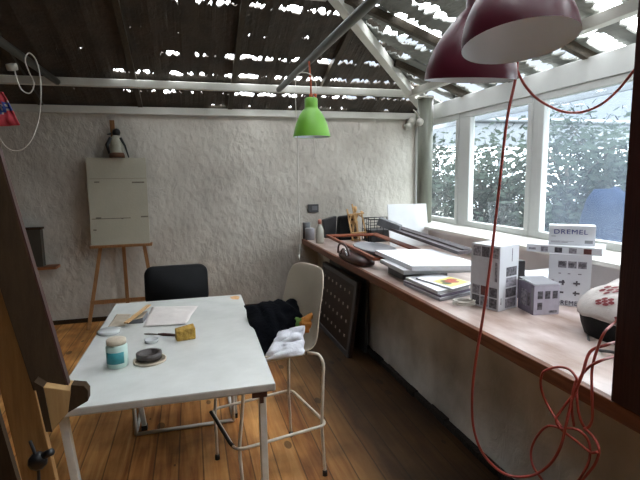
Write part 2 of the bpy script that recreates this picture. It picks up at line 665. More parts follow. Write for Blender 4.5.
# the long right wall: plastered plinth under the worktop, low parapet under the sill, end wall
mb = MB().box((1.45, YF, 0), (2.42, YB - .001, .735), 'knee_plaster')
struct('wall_right', mb)
struct('wall_right_parapet', MB().box((2.421, YF, 0), (XW + .12, YB - .001, .955), 'sill_plaster'))
struct('trim_1', MB().box((2.33, -.2, .955), (XW + .1, YB - .002, .985), 'white_paint'), bevel=.006)   # window sill
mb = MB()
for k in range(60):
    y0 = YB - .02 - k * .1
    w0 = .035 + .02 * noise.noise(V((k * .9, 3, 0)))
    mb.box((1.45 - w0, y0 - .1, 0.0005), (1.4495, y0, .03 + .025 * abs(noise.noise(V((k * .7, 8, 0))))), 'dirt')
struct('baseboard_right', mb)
# dark strip of dirt board at the foot of the back wall
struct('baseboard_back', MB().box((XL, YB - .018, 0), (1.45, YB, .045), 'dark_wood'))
# wall plate on top of the back wall and ring beams
mb = MB().box((XL, YB - .05, 2.19), (XW, YB + .1, 2.262), 'beam_paint')
struct('trim_2', mb)
mb = MB().box((XL, 4.82, 2.36), (2.40, 4.88, 2.43), 'beam_paint')
struct('trim_3', mb, bevel=.005)
mb = MB().box((2.345, YF, 2.36), (2.42, 4.93, 2.43), 'beam_paint')
struct('trim_4', mb, bevel=.005)
# head beam over the windows
struct('trim_5', MB().box((XW - .04, YF, 2.135), (XW + .09, YB, 2.30), 'frame_paint'), bevel=.004)
# white hip beam running up from the corner, and the upper ring beam
SL = .36


def roof_a(y):
    return 2.27 + SL * (YB - y)


def roof_b(x):
    return 2.27 + SL * (2.95 - x)


mb = MB()
s0, s1 = .30, 3.0
pa = V((2.95 - s0, YB - s0, 2.27 + SL * s0 - .075))
pb = V((2.95 - s1, YB - s1, 2.27 + SL * s1 - .075))
mb.beam(pa, pb, .075, .085, 'beam_paint')
struct('trim_6', mb)
struct('trim_7', MB().box((-1.6, 3.60, 2.84), (1.08, 3.67, 2.91), 'beam_paint'))


# roof covering: courses of overlapping tiles, daylight showing through ragged joints
def fbm(x, y, z=0.):
    return noise.noise(V((x, y, z))) * .6 + noise.noise(V((x * 2.3, y * 2.3, z + 5))) * .4


def course_sheet(mb, u0, u1, joints, gapf, to3, mt, zf, du=.009, sc=17):
    """courses between successive joints (positions along v); gapf(u, k) is half the opening of joint k"""
    n = int((u1 - u0) / du) + 1
    us = [u0 + (u1 - u0) * i / (n - 1) for i in range(n)]
    for k in range(len(joints) - 1):
        vs, fs = [], []
        for u in us:
            a = joints[k] + max(-.02, gapf(u, k, 0))
            b = joints[k + 1] - max(-.02, gapf(u, k + 1, 1))
            if b < a + .03:
                a = b = (a + b) / 2
            for j in range(5):
                v = a + (b - a) * j / 4
                t = j / 4
                vs.append(to3(u, v, zf(u) + .022 * t - .004))
        for i in range(n - 1):
            for j in range(4):
                q = i * 5 + j
                fs.append((q, q + 5, q + 6, q + 1))
        mb.add(vs, fs, mt)


def gap_a(u, k, side):
    # wider openings toward the right, almost none at the far left
    amt = min(1, max(0, (u + 1.25) / 1.8))
    odd = k in (1, 5, 8, 10)
    nz = .9 * fbm(u * 6.2, k * 7.3 + 1.1, .5) + .55 * noise.noise(V((u * 33, k * 3.1, side * 9.))) + .35 * noise.noise(V((u * 80, k * 3.1, side * 5.)))
    cell = (u / .235) % 1
    nz -= .6 * (1 if cell < .14 else 0)
    base = -.27 + .72 * amt - (.42 if odd else 0)
    return min(.06, (base + nz) * .10) if (base + nz) > 0 else -.02


def gap_b(u, k, side):
    nz = fbm(u * 4.2 + 4, k * 5.7 + 2.1, .4) + .5 * noise.noise(V((u * 26, k * 3.1, side * 9.))) + .3 * noise.noise(V((u * 70, k * 3.1, side * 5.))) + (.2 if u > 2.35 else 0)
    return min(.075, (.15 + nz) * .18) if (.15 + nz) > 0 else -.02


ja = [5.60, 5.37, 5.13, 4.81, 4.515, 4.21, 3.87, 3.56, 3.25, 2.94, 2.64, 2.33, 2.24]
ja = [-y for y in ja]
mb = MB()


def to_a(u, v, dz):
    return (u, -v, roof_a(-v) + dz)


# the back slope, cut along the hips by limiting each course to the part inside the hip lines
for k in range(len(ja) - 1):
    ymid = -(ja[k] + ja[k + 1]) / 2
    s_ = YB - ymid
    course_sheet(mb, XL - .15 + max(0, s_) * .97, 2.95 - s_ + .14, [ja[k], ja[k + 1]],
                 lambda u, kk, side, k=k: gap_a(u, k + kk, side), to_a, 'roof_tile', lambda u: .012 * abs(math.sin(u / .235 * math.pi)))
struct('ceiling', mb, solid=.014)

mb = MB()
xb = [3.10]
# right slope: sheets laid up the slope, their side joints run up and down it
jb = [YF + .0 + .31 * i for i in range(25)]


def to_b(u, v, dz):
    return (u, v, roof_b(u) + dz)


for k in range(len(jb) - 1):
    ymid = (jb[k] + jb[k + 1]) / 2
    hip = 2.95 - (YB - ymid)
    if ymid > YB + .2:
        continue
    course_sheet(mb, max(-.24, hip - .12), 3.12, [jb[k], jb[k + 1]],
                 lambda u, kk, side, k=k: gap_b(u, k + kk, side), to_b, 'roof_tile_pale', lambda u: .0)
struct('roof_slope_right', mb, solid=.014)
# left slope, out of the picture
mb = MB()
mb.add([(XL - .15, YF, 2.24), (XL - .15, YB, 2.24), (-.2, YB - 3.1, 3.42), (-.2, YF, 3.42)], [(0, 1, 2, 3)], 'roof_tile')
struct('roof_slope_left', mb, solid=.02)

mb = MB()
for x in (-2.3, -1.38, -.45, .47, 1.39):
    yt = max(2.3, YB - min(2.95 - x, 3.1) + .08)
    mb.beam((x, YB + .0, roof_a(YB) - .0), (x, yt, roof_a(yt) - .03), .045, .06, 'rafter')
struct('roof_rafters_back', mb)
mb = MB()
for y in [.4, 1.2, 2.0, 2.8, 3.6, 4.35]:
    x1 = max(-.2, 2.95 - (YB - y) + .08)
    mb.beam((2.86, y, roof_b(2.86) - .035), (x1, y, roof_b(x1) - .035), .05, .06, 'rafter')
struct('roof_rafters_right', mb)

# windows: frames and panes in the right wall
WZ0, WZ1 = .985, 2.135
spans = [(5.405, 4.42), (4.27, 3.325), (3.25, 2.10), (1.98, .85)]
for i, (ya, yb) in enumerate(spans):
    mb = MB()
    f = .055
    x0, x1 = XW - .03, XW + .03
    mb.box((x0, yb, WZ0), (x1, ya, WZ0 + f), 'frame_paint')
    mb.box((x0, yb, WZ1 - f), (x1, ya, WZ1), 'frame_paint')
    mb.box((x0, ya - f, WZ0 + f), (x1, ya, WZ1 - f), 'frame_paint')
    mb.box((x0, yb, WZ0 + f), (x1, yb + f, WZ1 - f), 'frame_paint')
    wo = struct('window_%d' % (i + 1), mb, bevel=.006)
    mb = MB().box((XW - .003, yb + f, WZ0 + f), (XW + .003, ya - f, WZ1 - f), 'glass_hazy' if i >= 2 else 'glass')
    mb.build('pane', wo)
for i, (a, b) in enumerate([(4.42, 4.27), (3.325, 3.25), (2.10, 1.98)]):
    mb = MB().box((XW - .018, b, WZ0), (XW + .05, a, WZ1), 'frame_paint')
    struct('trim_%d' % (8 + i), mb)
struct('wall_right_end', MB().box((XW - .03, YF, .955), (XW + .1, .85, 2.135), 'wall_plain'))

# round corner post with a pale cap
t = thing('corner_post', (2.535, 4.80, .985), 'round grey-green post standing in the corner beside the windows', 'post')
MB().lathe([(.0, .985), (.083, .985), (.083, 2.335), (0, 2.335)], 'post', o=(2.535, 4.80, 0), n=24).build('shaft', t)
MB().lathe([(0, 2.336), (.096, 2.336), (.096, 2.358), (0, 2.358)], 'white_paint', o=(2.535, 4.80, 0), n=24).build('cap', t)

# white junction sockets beside the post, on the back wall
t = thing('wall_socket', at(419, 121, 'y', 4.70), 'round white socket fixed to the corner post below the roof', 'socket')
c = at(420, 122, 'y', 4.69)
MB().lathe([(0, .026), (.034, .022), (.04, 0), (.036, -.03), (0, -.03)], 'socket', o=c, ax=(-.15, -1, 0), n=20).build('cover', t)
MB().tube([c + V((0, .0, .03)), c + V((-.02, .02, .08)), c + V((-.06, .04, .13))], .008, 'socket', sub=4).build('cord', t)
c = at(411, 122, 'y', 5.33)
mb = MB().lathe([(0, .05), (.04, .045), (.05, 0), (.05, -.06), (0, -.06)], 'socket', o=c + V((.02, .02, .01)), ax=(0, -1, 0), n=16)
mb.lathe([(0, .05), (.035, .045), (.04, 0), (.04, -.06), (0, -.06)], 'socket', o=c + V((-.03, .02, -.05)), ax=(0, -1, 0), n=16)
one('junction_box', mb, 'lumpy white junction box high on the back wall at its right end', 'junction box')

# horizontal dark poles hung under the roof, running towards the viewer
for (x, lab) in ((-1.09, 'grey-green pole under the roof at the left, ending at the white beam'),
                 (.915, 'dark pole under the roof that the green lamp hangs from')):
    mb = MB().tube([(x, 4.815, 2.385), (x, 2.0, 2.36), (x, -1.9, 2.34)], .028, 'pole', n=12)
    one('roof_pole', mb, lab, 'pole')

# ------------------------------------------------------------------ worktop and dark wooden post
t = thing('worktop', (1.85, 2.5, .735), 'long reddish-brown worktop under the windows with a worn surface paled by painted window glare', 'worktop')
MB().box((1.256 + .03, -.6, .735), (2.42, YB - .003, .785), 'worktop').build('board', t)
MB().box((1.256, -.6, .728), (1.2855, YB - .003, .786), 'worktop_edge').build('edging', t, bevel=.004)
one('wooden_post', MB().box((1.252, .98, .787), (1.392, 1.12, 2.33), 'post_wood'), 'dark red-brown square post standing on the worktop at the right edge', 'post', bevel=.004)

# ------------------------------------------------------------------ white work table
TX, TY, TA, TW, TL = -.487, 1.6347, -.015, .7558, 1.3884


def TP(u, v, z=.76):
    return V((TX + math.cos(TA) * u - math.sin(TA) * v, TY + math.sin(TA) * u + math.cos(TA) * v, z))


t = thing('work_table', TP(TW / 2, TL / 2, 0), 'long white paint-spotted work table with thin white legs', 'table')
mb = MB()
p = [TP(0, 0, .729), TP(TW, 0, .729), TP(TW, TL, .729), TP(0, TL, .729), TP(0, 0, .76), TP(TW, 0, .76), TP(TW, TL, .76), TP(0, TL, .76)]
mb.hexa(p, 'table_edge')
mb.m[1] = mb.mi('table_white')
mb.build('tabletop', t, bevel=.006)
mb = MB()
mb.beam(TP(.06, .07, .7155), TP(TW - .06, .07, .7155), .02, .026, 'tube_white')
mb.beam(TP(.06, TL - .09, .7155), TP(TW - .06, TL - .09, .7155), .02, .026, 'tube_white')
mb.beam(TP(.05, .08, .7155), TP(.05, TL - .1, .7155), .02, .026, 'tube_white')
mb.beam(TP(TW - .05, .08, .7155), TP(TW - .05, TL - .1, .7155), .02, .026, 'tube_white')
mb.build('apron_rail', t)
for (u, v, du, dv) in ((.035, .05, .055, .03), (TW - .045, .05, .005, .03), (.05, TL - .08, .085, -.06), (TW - .05, TL - .08, -.03, -.06)):
    lg = MB().beam(TP(u + du, v + dv, .025), TP(u, v, .728), .027, .027, 'tube_white', up=(0, 1, 0)).build('leg', t, bevel=.003)
    ft = MB().beam(TP(u + du, v + dv, 0), TP(u + du, v + dv, .03), .034, .034, 'rubber', up=(0, 1, 0)).build('foot_cap', lg)
    ft.matrix_parent_inverse = Matrix.Identity(4)
    ft.location = (0, 0, 0)
    ft.data.transform(Matrix.Translation(-t.location))
mb = MB().beam(TP(TW - .085, .02, .715), TP(TW - .03, .02, .715), .008, .022, 'rust')
mb.beam(TP(TW - .05, .022, .705), TP(TW - .05, .022, .68), .014, .008, 'rust', up=(0, 1, 0))
tag(mb.build('bracket', t), 'rusty bracket')

# things on the table
Z = .7605
P = at(118, 366, 'z', Z)
t = thing('paint_jar', P, 'squat white jar with teal label and cream lid on the table', 'jar')
MB().lathe([(0, 0), (.036, 0), (.041, .006), (.041, .085), (.034, .094), (0, .094)], 'jar_white', o=P, n=28).build('body', t)
MB().lathe([(0, .0945), (.037, .0945), (.038, .112), (.034, .115), (0, .115)], 'lid_cream', o=P, n=28).build('lid', t)
mb = MB()
n = 14
vs = []
for j in range(n + 1):
    a = math.radians(-150 + 105 * j / n)
    for z in (.022, .068):
        vs.append(P + V((.0417 * math.cos(a), .0417 * math.sin(a), z)))
mb.add(vs, [(2 * j, 2 * j + 2, 2 * j + 3, 2 * j + 1) for j in range(n)], 'teal', True)
tag(mb.build('label_band', t, solid=.0006), 'teal paper label')

P = at(109, 333, 'z', Z)
one('jar_lid', MB().lathe([(0, 0), (.05, 0), (.052, .004), (.052, .014), (.047, .018), (0, .016)], 'clear_lid', o=P), 'round translucent lid lying on the table behind the paint jar', 'lid')
P = at(150, 361, 'z', Z)
one('shallow_lid', MB().lathe([(0, 0), (.064, 0), (.066, .010), (.060, .010), (.058, .003), (0, .003)], 'lid_cream', o=P), 'shallow cream lid under the dark roll of tape', 'dish')  # a lid lying flat under the tape roll
q = P + V((-.003, .008, .011))
mb = MB().lathe([(0, 0), (.050, 0), (.051, .024), (.038, .024), (.037, .004), (0, .004)], 'tape_side', o=q)
one('tape_roll', mb, 'dark brown roll of tape lying in a cream lid on the table', 'tape')
P = at(149, 346, 'z', Z)
one('clear_cup', MB().lathe([(0, 0), (.028, 0), (.032, .016), (.030, .016), (.026, .004), (0, .004)], 'clear_lid', o=P + V((.008, .05, 0))), 'small clear cup standing behind the tape roll', 'cup')
# sponge block
a, b, c = at(177, 342, 'z', Z), at(196, 339, 'z', Z), at(196, 328, 'z', Z)
mb = MB()
u = (b - a)
w_ = V((-u.y, u.x, 0)).normalized() * .05
hh = V((0, 0, .062))
mb.hexa([a, b, b + w_, a + w_, a + hh * .78, b + hh * .9, b + w_ + hh * 1.05, a + w_ + hh * .85], 'sponge')
one('sponge', mb, 'yellow block of sponge standing on the table', 'sponge', bevel=.005)
# palette knife
a, b = at(144, 333.5, 'z', Z + .004), at(176, 335, 'z', Z + .006)
t = thing('palette_knife', V((a.x, a.y, Z)), 'slim palette knife lying beside the yellow sponge', 'knife')
mid = a.lerp(b, .45)
pr = (b - a).normalized()
sd = V((-pr.y, pr.x, 0))
mb = MB()
vs = []
for k_, wd in ((0, .002), (.15, .008), (.4, .010), (.8, .007), (1, .003)):
    q = a.lerp(mid, k_)
    vs += [q - sd * wd + V((0, 0, -.002)), q + sd * wd + V((0, 0, -.002))]
mb.add(vs, [(2 * i, 2 * i + 1, 2 * i + 3, 2 * i + 2) for i in range(4)], 'steel')
mb.build('blade', t, solid=.002)
MB().tube([mid, mid.lerp(b, .3), mid.lerp(b, .7), b], [.005, .008, .007, .005], 'leather', n=10).build('handle', t)


def sheet(name, corners, mt, amp, label, cat, n=14, solid=.001, seed=0, round_=0):
    c = [V(q) for q in corners]
    mb = MB()
    vs = []
    for i in range(n + 1):
        for j in range(n + 1):
            u_, v_ = i / n, j / n
            q = (c[0] * (1 - u_) + c[1] * u_) * (1 - v_) + (c[3] * (1 - u_) + c[2] * u_) * v_
            q = q + V((0, 0, amp * (.5 + .5 * noise.noise(q * 14 + V((seed, 0, 0)))) * (0.2 + .8 * math.sin(u_ * math.pi) * math.sin(v_ * math.pi))))
            jit = noise.noise(V((u_ * 3 + seed, v_ * 3, 2))) * amp * .8
            q = q + V((jit, jit * .6, 0))
            vs.append(q)
    k = n + 1
    mb.add(vs, [(i * k + j, (i + 1) * k + j, (i + 1) * k + j + 1, i * k + j + 1) for i in range(n) for j in range(n)], mt, True)
    return one(name, mb, label, cat, solid=solid)


sheet('plastic_sheet', [at(143, 327, 'z', Z + .004), at(186, 324, 'z', Z + .004), at(198, 306, 'z', Z + .004), at(152, 307, 'z', Z + .004)], 'pink_paper', .012,
      'crumpled pinkish-white sheet of paper spread on the table', 'paper', seed=3)
sheet('tracing_paper', [at(108, 327, 'z', Z + .002), at(125, 326, 'z', Z + .002), at(131, 314, 'z', Z + .002), at(117, 314, 'z', Z + .002)], 'beige_card', .004,
      'small beige piece of card at the far left corner of the table', 'card', seed=9)
a, b = at(127, 324, 'z', Z + .001), at(143, 323, 'z', Z + .001)
w_ = V((.015, .13, 0))
mb = MB().hexa([a, b, b + w_, a + w_, a + V((0, 0, .012)), b + V((0, 0, .028)), b + w_ + V((0, 0, .03)), a + w_ + V((0, 0, .012))], 'mid_grey')
mb.m = [mb.mi('mid_grey')] * len(mb.m)
mb.m[1] = mb.mi('beige_card')
one('wedge_block', mb, 'small grey and beige wedge block under the wooden stick', 'block')
a, b = at(126, 323, 'z', Z + .036), at(149, 305, 'z', Z + .05)
mb = MB().beam(a, b, .022, .006, 'light_wood')
one('wooden_stick', mb, 'flat pale wooden stick lying across the wedge block', 'stick')
# dried ochre paint patch at the far right corner
P = at(235, 297.5, 'z', Z)
mb = MB()
vs = [P + V((0, 0, .0012))]
for j in range(20):
    a_ = 2 * math.pi * j / 20
    rr = .028 + .012 * noise.noise(V((math.cos(a_) * 1.5, math.sin(a_) * 1.5, 3)))
    vs.append(P + V((rr * math.cos(a_) * 1.1, rr * math.sin(a_) * 1.6, .0002)))
mb.add(vs, [(0, 1 + j, 1 + (j + 1) % 20) for j in range(20)], 'ochre', True)
st = mb.build('paint_stain', bpy.data.objects['work_table'])
tag(st, 'dried ochre paint stain', kind='stuff')
for (px_, py_) in ((104, 337),):
    pass
P = at(98, 334, 'z', Z)
mb = MB().lathe([(0, 0), (.007, 0), (.006, .012), (0, .014)], 'fig_white', o=P)
one('bottle_cap', mb, 'tiny pale cap at the left edge of the table', 'cap')

# ------------------------------------------------------------------ tall plastic-shell chair with foot ring
CH = V((.36, 2.315, 0))
ca = math.atan2(-.09, -.41)          # sideways axis of the chair on the floor
sd = V((.594 - .504, 2.14 - 2.549, 0)).normalized()      # towards the near side
fw = V((sd.y, -sd.x, 0))                                    # towards the table, the way the sitter looks
if fw.x > 0:
    fw = -fw


def CP(f_, s_, z):
    return CH + fw * f_ + sd * s_ + V((0, 0, z))


t = thing('shell_chair', CH, 'tall beige plastic shell chair with foot ring, clothes piled on it', 'chair')
prof = [(.225, .600, .195), (.205, .632, .200), (.12, .640, .21), (.0, .630, .215), (-.10, .628, .215), (-.165, .648, .225), (-.205, .70, .232),
        (-.222, .77, .228), (-.238, .86, .212), (-.252, .95, .214), (-.262, 1.02, .195), (-.266, 1.045, .18)]
mb = MB()
n = 14
vs = []
for i, (f_, z, w_) in enumerate(prof):
    k = i / (len(prof) - 1)
    back = min(1, max(0, (k - .35) / .25))
    for j in range(n + 1):
        s_ = -1 + 2 * j / n
        up_ = .045 * abs(s_) ** 2.6 * (1 - back) + .03 * abs(s_) ** 3 * back * (1 - k)
        fo = (.075 * abs(s_) ** 2.2) * back * (1.15 - .5 * k)
        ztop = -.025 * abs(s_) ** 6 if k > .85 else 0
        vs.append(CP(f_ + fo, s_ * w_, z + up_ + ztop))
k = n + 1
mb.add(vs, [(i * k + j, (i + 1) * k + j, (i + 1) * k + j + 1, i * k + j + 1) for i in range(len(prof) - 1) for j in range(n)], 'shell', True)
mb.build('seat_shell', t, solid=.008, subsurf=1)
mb = MB()
feet = {'FR': V((.504, 2.549, .012)), 'NR': V((.594, 2.14, .012)), 'NL': V((.175, 2.05, .012)), 'FL': V((.075, 2.44, .012))}
rg = [V((.074, 2.455, .26)), V((.500, 2.562, .26)), V((.588, 2.165, .26)), V((.165, 2.07, .26))]
tops = {'FR': CP(-.14, -.15, .634), 'NR': CP(-.14, .15, .634), 'NL': CP(.14, .15, .628), 'FL': CP(.14, -.15, .628)}
for (nm, r_) in (('FL', rg[0]), ('FR', rg[1]), ('NR', rg[2]), ('NL', rg[3])):
    T_ = tops[nm]
    out = (r_ - V((CH.x, CH.y, .26)))
    kn = T_ + V((out.x, out.y, 0)) * .22 + V((0, 0, -.006))
    kn2 = T_ + V((out.x, out.y, 0)) * .30 + V((0, 0, -.05))
    kn3 = r_.lerp(kn2, .75)
    lg = MB().tube([T_, T_ + V((out.x, out.y, 0)) * .12, kn, kn2, kn3, r_.lerp(kn2, .3), r_, r_.lerp(feet[nm], .5), feet[nm]], .0080, 'tube_cream', n=10, sub=3).build('leg', t)
    ft = MB().lathe([(0, 0), (.013, 0), (.0125, .024), (.0105, .028), (0, .028)], 'rubber', o=(feet[nm].x, feet[nm].y, 0), n=14).build('foot_cap', lg)
    ft.data.transform(Matrix.Translation(-CH))
mb = MB()


def rcorner(pts, r, k=5):
    out = []
    N = len(pts)
    for i, p in enumerate(pts):
        a = (pts[i - 1] - p).normalized() * r
        b = (pts[(i + 1) % N] - p).normalized() * r
        for j in range(k + 1):
            s_ = j / k
            out.append((p + a) * (1 - s_) ** 2 + p * 2 * s_ * (1 - s_) + (p + b) * s_ ** 2)
    return out


ring = rcorner([V((.055, 2.475, .268)), V((.520, 2.585, .268)), V((.612, 2.145, .268)), V((.145, 2.045, .268))], .05)
MB().tube(ring, .0075, 'tube_cream', n=10, closed=True).build('foot_ring', t)
mb = MB().tube([V((.052, 2.45, .2685)), V((.075, 2.35, .2685)), V((.125, 2.12, .2685)), V((.138, 2.085, .2685))], .0088, 'rubber', n=10)
tag(mb.build('worn_ring_side', t), 'dark worn side of the foot ring')
for s_ in (-.15, .15):
    MB().beam(CP(-.12, s_, .636), CP(.12, s_, .636), .02, .01, 'tube_cream').build('seat_bracket', t)


# clothes on the chair
def drape(name, c, bulge, mt, label, cat, fold=.02, n=22, seed=1, solid=.012):
    c = [V(q) for q in c]
    vs = []
    nrm = (c[1] - c[0]).cross(c[3] - c[0]).normalized()
    if nrm.z < 0:
        nrm = -nrm
    for i in range(n + 1):
        for j in range(n + 1):
            u_, v_ = i / n, j / n
            q = (c[0] * (1 - u_) + c[1] * u_) * (1 - v_) + (c[3] * (1 - u_) + c[2] * u_) * v_
            e_ = (math.sin(u_ * math.pi) * math.sin(v_ * math.pi)) ** .6
            q = q + nrm * (bulge * e_) + nrm * fold * noise.noise(V((u_ * 7 + seed, v_ * 2.5, seed)))
            q = q + V((noise.noise(V((u_ * 4, v_ * 4, seed + 3))), noise.noise(V((u_ * 4, v_ * 4, seed + 8))), 0)) * fold * .8
            vs.append(q)
    k = n + 1
    mb = MB()
    mb.add(vs, [(i * k + j, (i + 1) * k + j, (i + 1) * k + j + 1, i * k + j + 1) for i in range(n) for j in range(n)], mt, True)
    return one(name, mb, label, cat, solid=solid)


drape('black_jacket', [at(244, 306, 'y', 2.50), at(296, 300, 'y', 2.50), at(303, 328, 'y', 2.26), at(262, 356, 'y', 2.13)], .05, 'jacket',
      'black jacket heaped on the beige shell chair beside the table', 'jacket', fold=.026)
drape('white_shirt', [at(264, 361, 'y', 2.09), at(279, 332, 'y', 2.19), at(305, 326, 'y', 2.18), at(302, 355, 'y', 2.085)], .02, 'white_cloth',
      'crumpled white cloth on the seat beneath the black jacket', 'cloth', fold=.02, seed=5)
drape('green_scarf', [at(290, 330, 'y', 2.28), at(296, 318, 'y', 2.30), at(304, 319, 'y', 2.28), at(303, 334, 'y', 2.25)], .012, 'leaf_cloth',
      'small bit of green cloth between the white cloth and the chair back', 'cloth', fold=.01, seed=8, n=10)
drape('orange_bag', [at(300, 334, 'y', 2.2), at(302, 319, 'y', 2.25), at(312, 313, 'y', 2.25), at(309, 332, 'y', 2.18)], .02, 'orange',
      'small orange-brown bundle tucked against the chair back', 'bag', fold=.012, seed=12, n=12)
drape('yellow_cloth', [at(268, 360, 'y', 2.14), at(270, 355, 'y', 2.16), at(283, 352, 'y', 2.16), at(281, 359, 'y', 2.13)], .01, 'yellow',
      'scrap of yellow cloth showing below the white cloth', 'cloth', fold=.006, seed=14, n=8)

# ------------------------------------------------------------------ black chair behind the table
t = thing('visitor_chair', (-.10, 3.1, 0), 'black padded chair with rounded back at the far end of the table', 'chair')
mb = MB()


def rrect(cx, cz, w_, h_, r, k=5):
    o = []
    for (sx, sz, a0) in ((1, 1, 0), (-1, 1, 90), (-1, -1, 180), (1, -1, 270)):
        for j in range(k + 1):
            a = math.radians(a0 + 90 * j / k)
            o.append((cx + sx * (w_ / 2 - r) + r * math.cos(a), cz + sz * (h_ / 2 - r) + r * math.sin(a)))
    return o


ol = rrect(0, 0, .43, .27, .055)
n = len(ol)
lay = [(.97, .022), (1, .008), (1, -.012), (.96, -.026)]
vs = []
for (sc_, dy) in lay:
    for (x, z) in ol:
        vs.append(V((-.118 + x * sc_, 3.42 + dy - .045 * (1 - (x / .215) ** 2) * -1 + .12 * (z), .765 + z * sc_)))
fs = []
for i in range(3):
    for j in range(n):
        fs.append((i * n + j, i * n + (j + 1) % n, (i + 1) * n + (j + 1) % n, (i + 1) * n + j))
fs += [tuple(range(n)), tuple(range(4 * n - 1, 3 * n - 1, -1))]
mb.add(vs, fs, 'black_fabric', True)
mb.build('backrest', t)
MB().box((-.35, 2.92, .43), (.12, 3.36, .49), 'black_fabric').build('seat', t, bevel=.02)
for s_ in (-1, 1):
    x = -.09 + s_ * .285
    xi = -.118 + s_ * .19
    mb = MB().tube([(x, 2.86, .012), (x, 3.38, .012)], .011, 'tube_white', n=10)
    mb.build('runner', t)
    mb = MB().tube([(x, 2.815, .012), (x, 2.80, .40), (x, 2.86, .44), (x, 3.0, .43)], .011, 'tube_white', n=10, sub=4)
    mb.build('leg', t)
    mb = MB().tube([(x, 3.0, .43), (x, 3.34, .42), (xi, 3.45, .50), (xi, 3.46, .66), (xi, 3.48, .72)], .010, 'tube_white', n=10, sub=4)
    mb.build('back_support', t)
MB().tube([(-.375, 2.815, .012), (.195, 2.815, .012)], .0105, 'tube_white', n=10).build('base_bar', t)

# ------------------------------------------------------------------ easel with board at the back wall
t = thing('studio_easel', (-.72, 5.15, 0), 'wooden tripod easel against the back wall holding a blank board', 'easel')
for (xa, xb_) in ((-1.06, -.90), (-.38, -.50)):
    MB().beam((xa, 5.10, 0), (xb_, 5.26, .90), .035, .022, 'easel_wood', up=(0, 1, 0)).build('leg', t)
MB().beam((-.70, 5.33, .0), (-.70, 5.30, .95), .035, .022, 'easel_wood', up=(0, 1, 0)).build('leg', t)
MB().beam((-.72, 5.345, .9), (-.735, 5.36, 2.12), .045, .02, 'easel_wood', up=(0, 1, 0)).build('mast', t)
MB().box((-1.0, 5.15, .825), (-.405, 5.25, .852), 'easel_wood').build('tray', t)
MB().beam((-1.03, 5.145, .27), (-.42, 5.145, .27), .02, .04, 'easel_wood').build('crossbar', t)
mb = MB()
mb.hexa([(-.985, 5.18, .853), (-.425, 5.18, .853), (-.425, 5.21, .853), (-.985, 5.21, .853),
         (-.997, 5.29, 1.735), (-.425, 5.29, 1.735), (-.425, 5.32, 1.735), (-.997, 5.32, 1.735)], 'board_grey')


def bp_(x, z, o=.0015):
    k_ = (z - .853) / (1.735 - .853)
    return V((x, 5.18 + .11 * k_ - o, z))


for (x0, x1, z0, z1) in ((-.93, -.88, 1.485, 1.497), (-.57, -.45, 1.475, 1.49), (-.97, -.60, 1.115, 1.123), (-.93, -.88, 1.12, 1.135), (-.69, -.67, 1.11, 1.122), (-.5, -.43, 1.12, 1.135),
                         (-.96, -.93, 1.0, 1.015), (-.97, -.43, 1.523, 1.526)):
    mb.add([bp_(x0, z0), bp_(x1, z0), bp_(x1, z1), bp_(x0, z1)], [(0, 1, 2, 3)], 'smudge')
one('painting_board', mb, 'large off-white smudged board standing on the wooden easel', 'board')

# little figure perched on the board
P = V((-.70, 5.305, 1.7365))
t = thing('bird_figure', P, 'small black and white figure with dark cap perched on top of the board', 'figure')
MB().lathe([(0, 0), (.06, 0), (.066, .03), (.06, .07), (.058, .12), (.054, .17), (.04, .21), (.03, .225), (0, .23)], 'fig_white', o=P, n=20).build('body', t)
MB().lathe([(0, .222), (.030, .225), (.040, .25), (.036, .275), (.022, .292), (0, .298)], 'black_plastic', o=P + V((.008, 0, 0)), n=18).build('head', t)
mb = MB().tube([P + V((-.04, -.03, .24)), P + V((-.075, -.045, .232))], [.012, .003], 'black_plastic', n=8)
mb.build('beak', t)
MB().lathe([(0, -.0), (.075, 0), (.075, .03), (.064, .05), (0, .05)], 'fig_brown', o=P + V((-.0, -.006, .0)), n=18).build('base', t)
MB().tube([P + V((-.045, -.02, .20)), P + V((-.085, -.03, .13)), P + V((-.07, -.03, .04))], [.022, .018, .01], 'black_plastic', n=8, sub=0).build('wing', t)
MB().tube([P + V((.045, -.02, .20)), P + V((.085, -.03, .12)), P + V((.115, -.035, .0))], [.014, .010, .006], 'black_plastic', n=8).build('wing', t)

# low shelf on the back wall at the left
t = thing('wall_shelf', (-1.55, 5.36, .60), 'short reddish-brown wooden wall shelf at the far left', 'shelf')
MB().box((-1.95, 5.22, .625), (-1.335, 5.395, .65), 'shelf_wood').build('board', t)
MB().beam((-1.75, 5.38, .60), (-1.75, 5.25, .62), .02, .02, 'shelf_wood').build('bracket', t)
mb = MB().box((-1.80, 5.27, .651), (-1.462, 5.36, 1.03), 'wall_plain')
mb.box((-1.82, 5.26, 1.03), (-1.45, 5.37, 1.048), 'dark_wood')
one('storage_box', mb, 'plain beige box with dark rim standing on the wall shelf', 'box')

# ------------------------------------------------------------------ big easel close to the viewer at the left
t = thing('leaning_easel', (-.45, 1.1, 0), 'large wooden easel close by at the left edge, seen from behind', 'easel')


def q_(px_, py_, y):
    return at(px_, py_, 'y', y)


